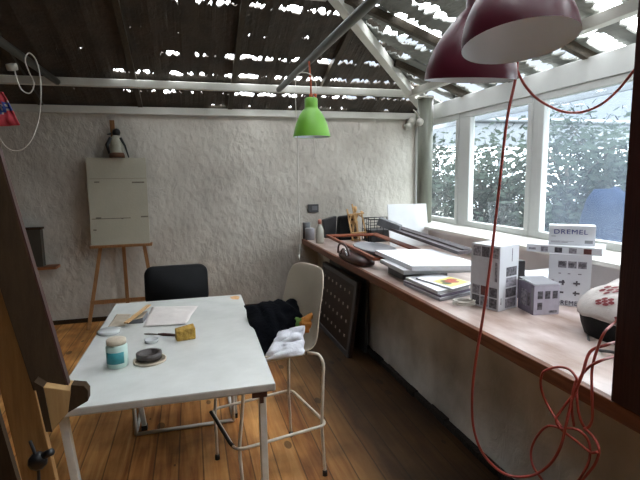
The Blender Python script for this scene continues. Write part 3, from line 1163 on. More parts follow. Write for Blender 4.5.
mb = MB()
a0, a1 = q_(-46, 130, 1.12), q_(-4, 146, 1.12)
b0, b1 = q_(33, 391, 1.02), q_(68, 390, 1.02)
th = V((0, .02, 0))
dirn = (b1 - a1).normalized()
a1 = a1 - dirn * .25
a0 = a1 - V((.082, 0, 0))
mb.hexa([b0, b1, b1 + th, b0 + th, a0, a1, a1 + th, a0 + th], 'dark_wood')
mb.build('frame_plank', t, bevel=.002)
mb = MB().beam(a1 + V((.0015, .01, 0)), b1 + V((.0015, .01, 0)), .003, .018, 'leather', up=(0, 1, 0))
mb.build('plank_edge', t)
c0, c1 = q_(-12, 190, 1.16), q_(70, 540, 1.10)
mb = MB()
dd = (c1 - c0).normalized()
w_ = V((.066, 0, 0))
c1 = c1 + dd * ((c1.z - .02) / -dd.z) if dd.z < 0 else c1
mb.hexa([c1 - w_, c1, c1 + th, c1 - w_ + th, c0 - w_, c0, c0 + th, c0 - w_ + th], 'near_wood')
mb.build('mast', t, bevel=.002)
m0, m1 = q_(-62, 250, 1.25), q_(22, 560, 1.25)
MB().beam(m0, V((-.36, 1.25, .02)), .05, .02, 'dark_wood', up=(0, 1, 0)).build('leg', t)
# tray bracket: pale block with dark cheeks
mb = MB()
e = [q_(52, 432, 1.0), q_(68, 413, 1.0), q_(72, 391, 1.0), q_(43, 387, 1.0)]
d_ = V((0, .05, 0))
mb.add(e + [x + d_ for x in e], [(0, 1, 2, 3), (7, 6, 5, 4), (0, 4, 5, 1), (1, 5, 6, 2), (2, 6, 7, 3), (3, 7, 4, 0)], 'light_wood')
mb.mats = ['near_block']
mb.build('tray_block', t, bevel=.0015)
mb = MB()
e = [q_(46, 432, .998), q_(52, 432, .998), q_(43, 387, .998), q_(34, 382, .998)]
mb.add(e + [x + d_ for x in e], [(0, 1, 2, 3), (7, 6, 5, 4), (0, 4, 5, 1), (1, 5, 6, 2), (2, 6, 7, 3), (3, 7, 4, 0)], 'dark_wood')
mb.build('tray_cheek', t)
mb = MB()
e = [q_(68, 413, 1.0), q_(88, 401, 1.0), q_(88, 391, 1.0), q_(84, 386, 1.0), q_(71, 385, 1.0)]
d2 = V((.0, .025, 0))
nE = 5
mb.add(e + [x + d2 for x in e], [tuple(range(5)), tuple(range(9, 4, -1))] + [(i, 5 + i, 5 + (i + 1) % 5, (i + 1) % 5) for i in range(5)], 'dark_wood')
mb.build('tray_rail', t, bevel=.001)
mb = MB()
P = q_(38, 461, 1.075)
mb.tube([q_(30, 441, 1.075), P, q_(39, 482, 1.075)], .0035, 'rubber', n=8)
mb.build('bolt', t)
mb = MB().lathe([(0, .012), (.012, .012), (.019, .006), (.019, -.006), (.012, -.012), (0, -.012)], 'black_plastic', o=P, ax=(.1, -1, .1), n=10)
mb.lathe([(0, .024), (.008, .024), (.009, .0), (0, 0)], 'black_plastic', o=P + V((.012, 0, .01)), ax=(.8, -.4, .5), n=8)
mb.build('knob', t)

# ------------------------------------------------------------------ panels leaning under the worktop
t = thing('slatted_panel', (1.23, 4.1, 0), 'dark panel with rows of small pale squares leaning under the worktop', 'panel')


def pp(y, z, o=0.):
    k_ = z / .64
    return V((1.215 + .09 * k_ - o, y, z))


mb = MB()
Y0, Y1 = 3.585, 4.62
mb.hexa([pp(Y0, 0.001), pp(Y0, 0.001, -.03), pp(Y1, 0.001, -.03), pp(Y1, 0.001), pp(Y0, .64), pp(Y0, .64, -.03), pp(Y1, .64, -.03), pp(Y1, .64)], 'panel_dark')
sheet_mb = mb
mb = MB()
for (y0, y1, z0, z1) in ((Y0, Y1, .60, .64), (Y0, Y1, 0.002, .04), (Y0, Y0 + .05, .04, .60), (Y1 - .05, Y1, .04, .60)):
    mb.hexa([pp(y0, z0, .001), pp(y1, z0, .001), pp(y1, z1, .001), pp(y0, z1, .001), pp(y0, z0, .012), pp(y1, z0, .012), pp(y1, z1, .012), pp(y0, z1, .012)], 'dark_grey')
mb.build('rim', t)
mb = sheet_mb
for i in range(7):
    for j in range(4):
        y, z = Y0 + .16 + i * .125, .13 + j * .125
        mb.hexa([pp(y, z, .001), pp(y + .022, z, .001), pp(y + .022, z + .022, .001), pp(y, z + .022, .001), pp(y, z, .004), pp(y + .022, z, .004), pp(y + .022, z + .022, .004), pp(y, z + .022, .004)], 'panel_dot')
mb.build('sheet', t)
mb = MB()
mb.hexa([(1.385, 3.66, 0), (1.412, 3.66, 0), (1.412, 4.75, 0), (1.385, 4.75, 0), (1.405, 3.66, .70), (1.432, 3.66, .70), (1.432, 4.75, .70), (1.405, 4.75, .70)], 'dark_grey')
one('plain_panel', mb, 'plain dark board standing behind the panel with pale squares', 'panel')

# ------------------------------------------------------------------ things on the worktop
WT = .7865


def printed_box(name, base, h, label, faces, extra=None, lid=None, mt='box_white', side='box_side'):
    """base: front-left, front-right, back-right, back-left corners on the worktop"""
    b_ = [V((q[0], q[1], base[4] if len(base) > 4 else WT)) for q in base[:4]]
    z0 = b_[0].z
    tp = [q + V((0, 0, h)) for q in b_]
    c_ = sum(b_, V((0, 0, 0))) / 4
    t = thing(name, c_, label, 'box')
    mb = MB()
    mb.hexa(b_ + tp, mt)
    mb.m[5] = mb.mi(side)
    mb.m[3] = mb.mi(side)
    pr = mb
    for (fi, rects) in faces.items():
        A, B = b_[fi], b_[(fi + 1) % 4]
        ex = (B - A)
        nn = V((ex.y, -ex.x, 0)).normalized()
        for (u0, v0, u1, v1, m_) in rects:
            def Q(u_, v_, o_):
                return A + ex * u_ + V((0, 0, h * v_)) + nn * o_
            pr.hexa([Q(u0, v0, .0003), Q(u1, v0, .0003), Q(u1, v1, .0003), Q(u0, v1, .0003), Q(u0, v0, .0011), Q(u1, v0, .0011), Q(u1, v1, .0011), Q(u0, v1, .0011)], m_)
    mb.build('carton', t)
    return t, b_, h


def grid(cols, rows, u0, v0, du, dv, w_, h_, mats):
    out = []
    k_ = 0
    for r_ in rows:
        for c_ in cols:
            out.append((u0 + c_ * du, v0 + r_ * dv, u0 + c_ * du + w_, v0 + r_ * dv + h_, mats[k_ % len(mats)]))
            k_ += 1
    return out


# corners order: near corner last face wise: fi=0 is the right-hand front face, fi=3 the left-hand one
# tall carton, 1
n1 = V((1.535, 2.075))
l1 = V((1.487, 2.262))
r1 = V((1.690, 2.127))
b1_ = [n1, r1, r1 + (l1 - n1), l1]
f0 = grid([0], [0, 1, 2, 3], .35, .03, 0, .165, .55, .14, ['print_mid', 'print_dark', 'print_mid', 'print_dark']) + [(.62, .75, .66, .95, 'print_mid'), (.1, .1, .14, .2, 'print_mid')]
f3 = grid([0, 1, 2], [0, 1], .08, .03, .30, .17, .26, .15, ['print_dark', 'print_mid', 'print_dark', 'print_mid', 'print_red', 'print_dark']) + grid([0, 1, 2], [0], .08, .81, .30, 0, .27, .16, ['print_mid', 'print_dark', 'print_mid']) + [(.40, .42, .75, .75, 'box_side'), (.85, .45, .93, .75, 'print_mid')]
f3 = [(a, b, c, d, m_) for (a, b, c, d, m_) in f3]
printed_box('tool_carton', b1_, .345, 'tallest white product carton with picture squares, beside the stacked canvases', {0: f0, 3: f3})
# small lilac-grey carton
n2 = V((1.662, 1.965))
l2 = V((1.640, 2.125))
r2 = V((1.800, 1.945))
l2 = V((1.688, 2.118))
b2_ = [n2, r2, r2 + (l2 - n2), l2]
f0 = grid([0, 1, 2], [0, 1], .14, .18, .29, .36, .19, .24, ['print_dark', 'print_mid', 'print_mid', 'print_dark', 'print_dark', 'print_dark'])[0:1] + grid([0, 1, 2], [0], .14, .54, .29, .3, .2, .26, ['print_dark']) + [(.6, .06, .92, .14, 'print_mid')]
f3 = [(.2, .2, .55, .75, 'print_mid'), (.62, .25, .75, .7, 'print_dark'), (.85, .15, .95, .9, 'card_grey')]
t, b_, h_ = printed_box('small_carton', b2_, .155, 'small grey-lilac product carton in front of the wide one', {0: f0, 3: f3}, mt='box_lilac_pale', side='box_lilac')
mb = MB()
zt = WT + h_ + .002
mb.hexa([(b_[0].x, b_[0].y, zt), (b_[1].x, b_[1].y, zt), (b_[2].x, b_[2].y, zt + .01), (b_[3].x, b_[3].y, zt + .012),
         (b_[0].x, b_[0].y, zt + .002), (b_[1].x, b_[1].y, zt + .002), (b_[2].x, b_[2].y, zt + .012), (b_[3].x, b_[3].y, zt + .014)], 'card_grey')
mb.build('flap', t)
# wide carton with the flat one and the lettered one on it
n3 = V((1.885, 2.125))
r3 = V((2.033, 1.985))
dd = (r3 - n3)
pv = V((-dd.y, dd.x)).normalized() * .10
b3_ = [n3, r3, r3 + pv, n3 + pv]
f0 = grid([0, 1, 2], [0], .22, .74, .235, 0, .2, .13, ['print_mid']) + [(.24, .79, .38, .86, 'print_dark'), (.47, .77, .60, .83, 'print_dark'), (.70, .77, .86, .84, 'print_dark')]
f0 += [(.26, .44, .40, .475, 'print_dark'), (.33, .40, .38, .5, 'print_dark'), (.60, .43, .76, .465, 'print_dark'), (.66, .40, .70, .5, 'print_dark'),
       (.26, .24, .38, .275, 'print_dark'), (.60, .24, .76, .275, 'print_dark'), (.64, .21, .68, .3, 'print_dark'), (.08, .2, .14, .5, 'print_mid'),
       (.24, .62, .3, .64, 'print_mid'), (.46, .62, .52, .64, 'print_mid'), (.70, .62, .78, .64, 'print_mid')]
f1 = [(.3, .5, .6, .66, 'print_mid')]
t3, b_, h_ = printed_box('wide_carton', b3_, .284, 'wide white carton with tool pictures carrying the flat box', {0: f0, 1: f1})


def on_face(b_, fi, u_, v_, h_, off=.0012):
    A, B = b_[fi], b_[(fi + 1) % 4]
    ex = (B - A)
    nn = V((ex.y, -ex.x, 0)).normalized()
    return frame_of(A + ex * u_ + V((0, 0, h_ * v_)) + nn * off, ex, V((0, 0, 1)))


text_mesh('lettering', 'DREMEL', .034, 'ink_dark', on_face(b_, 0, .50, .055, h_), t3, bold=.0, sx=.95)
# flat carton lying across the wide one
zz = WT + .285
A = at(526.5, 251, 'z', zz)
B = at(602, 256.5, 'z', zz)
ex = V((B.x - A.x, B.y - A.y))
pv = V((-ex.y, ex.x)).normalized() * .20
b4_ = [V((A.x, A.y)), V((B.x, B.y)), V((B.x, B.y)) + pv, V((A.x, A.y)) + pv, zz]
f0 = [(.20 + .19 * i, .12, .30 + .19 * i, .82, ['print_mid', 'print_dark', 'print_mid', 'print_red'][i]) for i in range(4)] + [(.03, .3, .13, .6, 'print_mid')]
t, b_, h_ = printed_box('flat_carton', b4_, .040, 'flat white carton lying between the wide and the lettered cartons', {0: f0})
zz2 = zz + .0405
A = at(548.5, 244.5, 'z', zz2)
B = at(595, 246.5, 'z', zz2)
ex = V((B.x - A.x, B.y - A.y))
pv = V((-ex.y, ex.x)).normalized() * .10
b5_ = [V((A.x, A.y)), V((B.x, B.y)), V((B.x, B.y)) + pv, V((A.x, A.y)) + pv, zz2]
f0 = [(.05, .44, .16, .47, 'print_mid'), (.05, .14, .42, .17, 'print_mid'), (.05, .20, .55, .22, 'print_mid'), (.78, .12, .95, .28, 'card_grey')]
t5, b_, h_ = printed_box('lettered_carton', b5_, .108, 'white carton with blue DREMEL lettering on top of the pile', {0: f0})
text_mesh('lettering', 'DREMEL', .036, 'ink_blue', on_face(b_, 0, .47, .68, h_), t5, bold=.0, sx=1.18)

# dark thing between tall carton and the rest, paper scraps behind
mb = MB().box((1.80, 2.28, WT), (1.86, 2.42, WT + .22), 'dark_grey')
one('black_case', mb, 'black upright case in the gap behind the tallest carton', 'case', bevel=.006)
mb = MB()
mb.hexa([(1.95, 2.45, WT), (2.30, 2.35, WT), (2.36, 2.60, WT), (2.0, 2.70, WT), (1.96, 2.45, WT + .05), (2.31, 2.35, WT + .09), (2.36, 2.60, WT + .09), (2.0, 2.70, WT + .05)], 'paper')
one('paper_pad', mb, 'white pad of paper seen through the gap between the cartons', 'paper')
mb = MB()
mb.hexa([(1.90, 2.30, WT), (2.14, 2.26, WT), (2.16, 2.42, WT), (1.94, 2.44, WT), (1.90, 2.30, WT + .11), (2.14, 2.26, WT + .10), (2.16, 2.42, WT + .11), (1.94, 2.44, WT + .13)], 'box_side')
one('open_parcel', mb, 'pale crumpled parcel behind the small lilac-grey carton', 'parcel')

# stacked canvases
def slab(name, cs, z0, th_, mtop, mside, label, cat, group=None):
    b_ = [V((q[0], q[1], z0)) for q in cs]
    mb = MB()
    mb.hexa(b_ + [q + V((0, 0, th_)) for q in b_], mside)
    mb.m[1] = mb.mi(mtop)
    return one(name, mb, label, cat, group, bevel=.0015)


# magazines and books
bk = [(1.335, 2.80), (1.353, 2.355), (1.62, 2.44), (1.60, 2.88)]


def shr(cs, k_, dx, dy, a=0):
    cx_ = sum(q[0] for q in cs) / 4
    cy_ = sum(q[1] for q in cs) / 4
    R = Matrix.Rotation(a, 2)
    o = []
    for q in cs:
        d = R @ V(((q[0] - cx_) * k_, (q[1] - cy_) * k_))
        o.append((cx_ + d.x + dx, cy_ + d.y + dy))
    return o


slab('book', shr(bk, 1.0, 0, 0), WT, .018, 'box_side', 'card_grey', 'thin grey book, lowest of the pile in front of the canvases', 'book')
slab('book', shr(bk, .97, .0, .01, .03), WT + .019, .016, 'box_white', 'box_lilac', 'pale book in the middle of the pile by the canvases', 'book')
slab('book', shr(bk, .93, -.005, .0, -.03), WT + .036, .020, 'paper', 'grey_side', 'thick white book just under the food magazine', 'book')
mg = shr(bk, .80, .03, -.04, .12)
slab('magazine', mg, WT + .057, .010, 'paper', 'card_grey', 'magazine with a dish on a yellow cover, topmost of its pile', 'magazine')
mo = bpy.data.objects['magazine']
A, B, C_, D_ = [V((q[0], q[1], WT + .0675)) for q in mg]


def mq(u_, v_, dz=0.):
    return (A * (1 - u_) + B * u_) * (1 - v_) + (D_ * (1 - u_) + C_ * u_) * v_ + V((0, 0, dz))


mb = MB()
mb.hexa([mq(.40, .12), mq(.9, .12), mq(.9, .95), mq(.40, .95), mq(.40, .12, .0006), mq(.9, .12, .0006), mq(.9, .95, .0006), mq(.40, .95, .0006)], 'photo_yellow')
for (u_, v_, r_, m_) in ((.62, .5, .045, 'photo_red'), (.58, .72, .032, 'photo_red'), (.68, .30, .03, 'photo_green'), (.55, .40, .022, 'photo_green'), (.70, .62, .03, 'photo_red')):
    c_ = mq(u_, v_, .0008)
    ring_ = [c_ + V((math.cos(k * .63) * r_ * (1 + .3 * noise.noise(V((k, u_, 1)))), math.sin(k * .63) * r_, 0)) for k in range(10)]
    mb.add([c_ + V((0, 0, .0012))] + ring_, [(0, 1 + k, 1 + (k + 1) % 10) for k in range(10)], m_)
ob = mb.build('cover_picture', None)
ob.data.transform(Matrix.Translation(-mo.location))
ob.parent = mo

ca_ = [(1.405, 3.47), (1.372, 2.752), (1.83, 2.62), (1.86, 3.38)]
mb_ = [(1.36, 3.26), (1.335, 2.80), (1.80, 2.72), (1.83, 3.24)]
slab('stretched_canvas', mb_, WT + .070, .030, 'canvas_white', 'grey_side', 'white stretched canvas with grey edge, lower of two lying flat', 'canvas')
slab('stretched_canvas', ca_, WT + .102, .032, 'canvas_white', 'box_side', 'big white stretched canvas lying flat on top of the other', 'canvas')
# two thick books hidden below hold the canvases
slab('sketchbook', [(1.40, 3.2), (1.40, 2.95), (1.75, 2.95), (1.75, 3.2)], WT, .069, 'card_grey', 'mid_grey', 'thick grey sketchbook underneath the flat canvases', 'book')

# coil of pale cable
P = at(464, 304.5, 'z', WT + .006)
mb = MB()
pts = []
for k in range(90):
    a_ = k * .35
    rr = .052 + .006 * math.sin(k * .9)
    pts.append(P + V((rr * math.cos(a_) * 1.1, rr * math.sin(a_) * .9, .0035 + .0009 * k * .28)))
mb.tube(pts, .0038, 'cord_white', n=6)
one('cable_coil', mb, 'small coil of pale cable in front of the tallest carton', 'cable')

# floral bag on a dark base
P = V((1.95, 1.50, WT))
t = thing('floral_bag', P, 'quilted white cover with red flowers over a black base, by the wooden post', 'bag')
mb = MB()
n, mR = 40, 12
rx, ry, hz_ = .30, .30, .11


def quilt(a_, k_):
    rr = 1 - k_ * k_ * .0
    phi = k_ * math.pi / 2
    r_ = math.cos(phi)
    z = math.sin(phi)
    sq = (abs(math.cos(a_)) ** 3 + abs(math.sin(a_)) ** 3) ** (-1 / 3)
    wob = 1 + .03 * math.sin(a_ * 5 + 1)
    return P + V((rx * r_ ** .55 * sq * wob * math.cos(a_), ry * r_ ** .55 * sq * wob * math.sin(a_),
                  .130 + z * hz_ + .35 * max(0, 0) + .10 * (r_ ** .55) * sq * math.cos(a_) * .35 + .008 * math.sin(a_ * 9) * r_))


vs = [quilt(2 * math.pi * j / n, i / mR * .985) for i in range(mR + 1) for j in range(n)]
fs = [(i * n + j, i * n + (j + 1) % n, (i + 1) * n + (j + 1) % n, (i + 1) * n + j) for i in range(mR) for j in range(n)]
fs.append(tuple(mR * n + j for j in range(n)))
fs.append(tuple(range(n - 1, -1, -1)))
mb.add(vs, fs, 'quilt', True)
for k, (a_, kk) in enumerate([(3.75, .36), (3.3, .62), (4.25, .45), (3.95, .72), (2.9, .42), (4.7, .62), (3.6, .88), (3.3, .18), (4.5, .15), (5.1, .35), (2.6, .7)]):
    for j in range(7):
        da = .10 if j else 0
        an = j * math.pi / 3
        aa, k2 = a_ + da * math.cos(an) * .9 / max(.25, math.cos(kk * 1.4)), kk + .075 * (1 if j else 0) * math.sin(an)
        pts_ = [quilt(aa + .05 * math.cos(q * 1.05), min(.98, max(.01, k2 + .042 * math.sin(q * 1.05)))) for q in range(6)]
        c_ = quilt(aa, min(.98, max(.01, k2)))
        off = (c_ - (P + V((0, 0, .05)))).normalized() * .0035
        mb.add([q + off for q in pts_] + [c_ + off], [(q, (q + 1) % 6, 6) for q in range(6)], 'tile_red', True)
mb.build('cover', t)
mb = MB()
vs = []
for i, (k_, z) in enumerate(((.90, 0), (.95, .05), (.97, .10), (.97, .125))):
    for j in range(n):
        a_ = 2 * math.pi * j / n
        q = quilt(a_, .0)
        vs.append(V((P.x + (q.x - P.x) * k_, P.y + (q.y - P.y) * k_, WT + z + (0 if i < 2 else .035 * math.cos(a_) * (i - 1) * .5))))
fs = [(i * n + j, i * n + (j + 1) % n, (i + 1) * n + (j + 1) % n, (i + 1) * n + j) for i in range(3) for j in range(n)]
fs.append(tuple(range(n - 1, -1, -1)))
mb.add(vs, fs, 'black_fabric', True)
mb.build('base', t)
a, b = at(588, 336, 'x', 1.66), at(612, 352, 'x', 1.55)
MB().tube([a, at(590, 344, 'x', 1.62), at(598, 350, 'x', 1.58), b, b + V((.05, -.08, .0))], .006, 'dark_grey', n=8, sub=4).build('strap', t)

# dark brown handbag
P = V((1.345, 3.76, WT))
t = thing('handbag', P, 'dark brown leather handbag with a curved handle lying on the worktop', 'bag')
mb = MB()
vs = []
n = 24
for (k_, z) in ((.86, 0), (1, .015), (1, .045), (.9, .062), (.6, .070)):
    for j in range(n):
        a_ = 2 * math.pi * j / n
        sq = (abs(math.cos(a_)) ** 4 + abs(math.sin(a_)) ** 4) ** -.25
        vs.append(P + V((.088 * k_ * sq * math.cos(a_), .30 * k_ * sq * math.sin(a_), z)))
fs = [(i * n + j, i * n + (j + 1) % n, (i + 1) * n + (j + 1) % n, (i + 1) * n + j) for i in range(4) for j in range(n)]
fs += [tuple(range(n - 1, -1, -1)), tuple(4 * n + j for j in range(n))]
mb.add(vs, fs, 'leather', True)
mb.build('body', t)
MB().tube([P + V((-.075, .26, .04)), P + V((-.08, .22, .115)), P + V((-.08, .10, .145)), P + V((-.08, -.02, .11)), P + V((-.075, -.06, .04))], .009, 'leather', n=10, sub=5).build('handle', t)
MB().tube([P + V((-.09, .14, .05)), P + V((-.093, .08, .10)), P + V((-.093, .0, .10)), P + V((-.09, -.03, .05))], .006, 'chrome', n=8, sub=4).build('metal_ring', t)


# picture frames lying on top
def pframe(name, c, wd, th_, mt, label, inner=None):
    c = [V(q) for q in c]
    ctr = sum(c, V((0, 0, 0))) / 4
    t = thing(name, V((ctr.x, ctr.y, min(q.z for q in c))), label, 'picture frame')
    up = (c[1] - c[0]).cross(c[3] - c[0]).normalized()
    if up.z < 0:
        up = -up
    for i in range(4):
        a_, b_ = c[i], c[(i + 1) % 4]
        d_ = (b_ - a_).normalized()
        s_ = up.cross(d_)
        if s_.dot(ctr - a_) < 0:
            s_ = -s_
        a2, b2 = a_ + (d_ + s_) * wd, b_ + (s_ - d_) * wd
        mb = MB()
        base_ = [a_, b_, b2, a2]
        mb.hexa(base_ + [q + up * th_ * (1 if k in (0, 1) else .55) for k, q in enumerate(base_)], mt)
        mb.build('frame_bar', t, bevel=.002)
    if inner:
        mb = MB()
        q_in = []
        for i in range(4):
            a_ = c[i]
            d1 = (c[(i + 1) % 4] - a_).normalized()
            d0 = (c[i - 1] - a_).normalized()
            q_in.append(a_ + (d1 + d0) * (wd + .001))
        mb.hexa(q_in + [q + up * .004 for q in q_in], inner)
        mb.build('backing', t)
    return t


pframe('picture_frame', [(1.375, 4.78, WT + .090), (1.335, 3.33, WT + .074), (1.86, 3.30, WT + .074), (1.93, 4.72, WT + .090)], .05, .026, 'frame_brown',
       'large empty reddish-brown picture frame lying slanted on the worktop')
a_, b_ = at(388, 230, 'z', WT + .20), at(458, 255, 'z', WT + .15)
sh_ = V((.17, .06, .0))
pframe('picture_frame', [a_, b_, b_ + sh_, a_ + sh_], .05, .026, 'frame_grey',
       'narrow dark grey picture frame lying slanted between the white canvases and the sill', 'frame_grey')
# oval mirror
P = V((1.63, 4.05, WT + .062))
t = thing('oval_tray', P, 'oval grey tray lying inside the reddish-brown frame', 'tray')
MB().lathe([(0, -.012), (.33, -.012), (.36, .004), (.345, .012), (.32, -.004), (0, -.006)], 'card_grey', o=P, n=40, sx=.46).build('dish', t)
mb = MB().box((1.52, 3.95, WT), (1.82, 4.25, WT + .048), 'mid_grey')
one('flat_case', mb, 'low grey case underneath the oval tray', 'case')
# white canvas standing in the far corner
mb = MB()
mb.hexa([(1.96, 4.42, WT), (2.368, 4.36, WT), (2.372, 4.385, WT), (1.964, 4.445, WT), (1.96, 4.50, WT + .43), (2.368, 4.44, WT + .43), (2.372, 4.465, WT + .43), (1.964, 4.525, WT + .43)], 'canvas_white')
one('upright_canvas', mb, 'blank white canvas standing upright in the corner by the post', 'canvas')
# dark grey long box, tilted
a, b = at(379, 221, 'y', 4.28), at(400, 229, 'y', 4.15)
mb = MB().beam(a, b, .10, .075, 'mid_grey')
one('tin_case', mb, 'dark grey oblong case tilted in front of the white canvas', 'case', bevel=.005)
# black wire crate
t = thing('wire_crate', (2.05, 4.95, WT), 'black wire crate standing near the far end of the worktop', 'crate')
mb = MB()
x0, x1, y0, y1, z0, z1 = 1.90, 2.20, 4.82, 5.08, WT + .003, WT + .25
for (A_, B_) in ((V((x0, y0, 0)), V((x1, y0, 0))), (V((x1, y0, 0)), V((x1, y1, 0))), (V((x1, y1, 0)), V((x0, y1, 0))), (V((x0, y1, 0)), V((x0, y0, 0)))):
    for k in range(5):
        q = A_.lerp(B_, k / 4)
        mb.tube([(q.x, q.y, z0), (q.x, q.y, z1)], .004, 'black_plastic', n=6)
    for k in range(5):
        z = z0 + (z1 - z0) * k / 4
        mb.tube([(A_.x, A_.y, z), (B_.x, B_.y, z)], .006 if k in (0, 4) else .004, 'black_plastic', n=6)
mb.build('basket', t)
mb = MB().box((x0 + .01, y0 + .01, z0), (x1 - .01, y1 - .01, z0 + .12), 'dark_grey')
one('black_pouch', mb, 'black pouch inside the wire crate', 'pouch', bevel=.01)
# black bag behind the small easel
mb = MB()
mb.hexa([(1.62, 5.10, WT), (1.86, 5.10, WT), (1.86, 5.24, WT), (1.62, 5.24, WT), (1.64, 5.12, WT + .27), (1.85, 5.12, WT + .29), (1.85, 5.22, WT + .29), (1.64, 5.22, WT + .27)], 'black_fabric')
one('camera_bag', mb, 'soft black bag behind the small wooden easel', 'bag', bevel=.02)
# small table easel
t = thing('table_easel', (1.76, 4.96, WT), 'small pale wooden table easel standing on the worktop', 'easel')


def te(px_, py_, y):
    return at(px_, py_, 'y', y)


MB().beam(te(353, 241, 4.95), te(347, 209, 5.02), .016, .012, 'light_wood', up=(0, 1, 0)).build('leg', t)
MB().beam(te(360, 241, 4.95), te(352, 204, 5.03), .016, .012, 'light_wood', up=(0, 1, 0)).build('mast', t)
MB().beam(te(367, 238, 4.95), te(361, 211, 5.02), .016, .012, 'light_wood', up=(0, 1, 0)).build('leg', t)
MB().beam(te(348, 215, 4.99), te(364, 213, 4.99), .012, .018, 'light_wood').build('crossbar', t)
MB().beam(te(352, 233, 4.93), te(366, 232, 4.93), .03, .012, 'light_wood').build('ledge', t)
# jointed wooden mannequin
P = te(357, 239, 5.06)
P = V((1.80, 5.05, WT))
t = thing('wooden_mannequin', P, 'pale jointed wooden artist mannequin behind the small easel', 'mannequin')
MB().lathe([(0, 0), (.045, 0), (.045, .012), (0, .014)], 'light_wood', o=P, n=20).build('base', t)
mb = MB()
mb.tube([P + V((0, 0, .01)), P + V((0, 0, .18))], .004, 'steel', n=6)
mb.build('rod', t)
mb = MB()
for s_ in (-1, 1):
    mb.tube([P + V((s_ * .03, 0, .02)), P + V((s_ * .026, 0, .10)), P + V((s_ * .02, 0, .19))], [.008, .012, .016], 'light_wood', n=10)
mb.lathe([(0, .18), (.03, .19), (.035, .21), (.022, .235), (.034, .27), (.038, .30), (.014, .315), (.012, .325)], 'light_wood', o=P, n=16)
mb.lathe([(0, .322), (.014, .325), (.023, .35), (.02, .38), (0, .392)], 'light_wood', o=P, n=16)
mb.tube([P + V((-.036, 0, .30)), P + V((-.06, -.01, .24)), P + V((-.05, -.03, .19))], [.012, .01, .007], 'light_wood', n=8)
mb.tube([P + V((.036, 0, .30)), P + V((.07, -.01, .27)), P + V((.08, -.03, .33))], [.012, .01, .007], 'light_wood', n=8)
mb.build('body', t)
# bottles and pots at the far end
P = V((1.37, 4.93, WT))
P = at(320, 243, 'z', WT)
t = thing('spray_bottle', P, 'clear bottle with pinkish cap at the far end of the worktop', 'bottle')
MB().lathe([(0, 0), (.042, 0), (.045, .01), (.045, .14), (.03, .18), (.016, .2), (.016, .21), (0, .21)], 'bottle', o=P, n=20).build('body', t)
MB().lathe([(0, .211), (.02, .211), (.02, .25), (.012, .265), (0, .265)], 'pink_cap', o=P, n=16).build('cap', t)
P = at(308, 240, 'z', WT) + V((.03, .03, 0))
one('tin_can', MB().lathe([(0, 0), (.055, 0), (.055, .13), (.05, .135), (0, .133)], 'card_grey', o=P, n=22), 'dull grey tin beside the clear bottle, nearest the wall corner', 'tin')
P2 = P + V((-.01, .13, 0))
one('tin_can', MB().lathe([(0, 0), (.05, 0), (.05, .19), (.045, .195), (0, .193)], 'mid_grey', o=P2, n=22), 'taller darker tin at the back of the worktop end', 'tin')
P3 = at(329, 238, 'z', WT)
mb = MB()
mb.hexa([P3 + V(q) for q in ((-.05, 0, 0), (.09, 0, 0), (.09, .12, 0), (-.05, .12, 0), (-.07, -.01, .22), (.10, 0, .26), (.10, .14, .26), (-.07, .13, .22))], 'dark_grey')
one('paint_bucket', mb, 'dark grey angular container behind the clear bottle', 'container', bevel=.01)
c = at(313.5, 208.5, 'y', 5.395)
mb = MB().box((c.x - .065, 5.385, c.z - .045), (c.x + .06, 5.409, c.z + .05), 'dark_grey')
mb.box((c.x - .02, 5.382, c.z - .02), (c.x + .045, 5.3855, c.z + .03), 'mid_grey')
t_ = one('small_picture', mb, 'small dark framed picture fixed on the back wall above the grey tins', 'picture')


# ------------------------------------------------------------------ lamps
def shade_prof(R_, Hh, th_=.003):
    """bell: rim radius R_, height Hh; axis up; returns outer then inner profile"""
    o = [(R_, 0), (R_ * 1.0, .008)]
    for k in range(1, 11):
        s_ = k / 10
        o.append((R_ * (math.cos(s_ * math.pi / 2 * .86)) ** .75, .008 + Hh * .82 * s_))
    rn = o[-1][0]
    o += [(rn * .96, .008 + Hh * .86), (rn * .96, Hh * 1.12)]
    return o


def pendant(name, rim, ax, R_, Hh, mt, label, neck=.09, cord=None, cordmt='burgundy', cut=None):
    ax = V(ax).normalized()
    t = thing(name, rim, label, 'pendant lamp')
    pr = []
    for k in range(0, 15):
        s_ = k / 14
        a_ = s_ * math.pi / 2
        r_ = R_ * (neck / R_ + (1 - neck / R_) * math.cos(a_) ** .9)
        pr.append((r_, Hh * (s_ ** 1.0 if s_ < .999 else 1) * .98))
    outer = pr + [(neck, Hh + .06), (neck * .9, Hh + .068), (0, Hh + .068)]
    MB().lathe(outer, mt, o=rim, ax=ax, n=48).build('lamp_shade', t)
    inner = [(R_ - .0005, .0005)] + [(max(.01, r_ - .004), h_) for (r_, h_) in pr[1:-1]] + [(0, Hh * .92)]
    MB().lathe(inner, 'lamp_inside', o=rim, ax=ax, n=48).build('shade_lining', t)
    MB().lathe([(0, Hh * .9), (.02, Hh * .9), (.022, Hh * .62), (0, Hh * .6)], 'lamp_inside', o=rim, ax=ax, n=20).build('lamp_holder', t)
    if cord:
        MB().tube(cord, .003, cordmt, n=8, sub=3).build('cord', t)
    return t


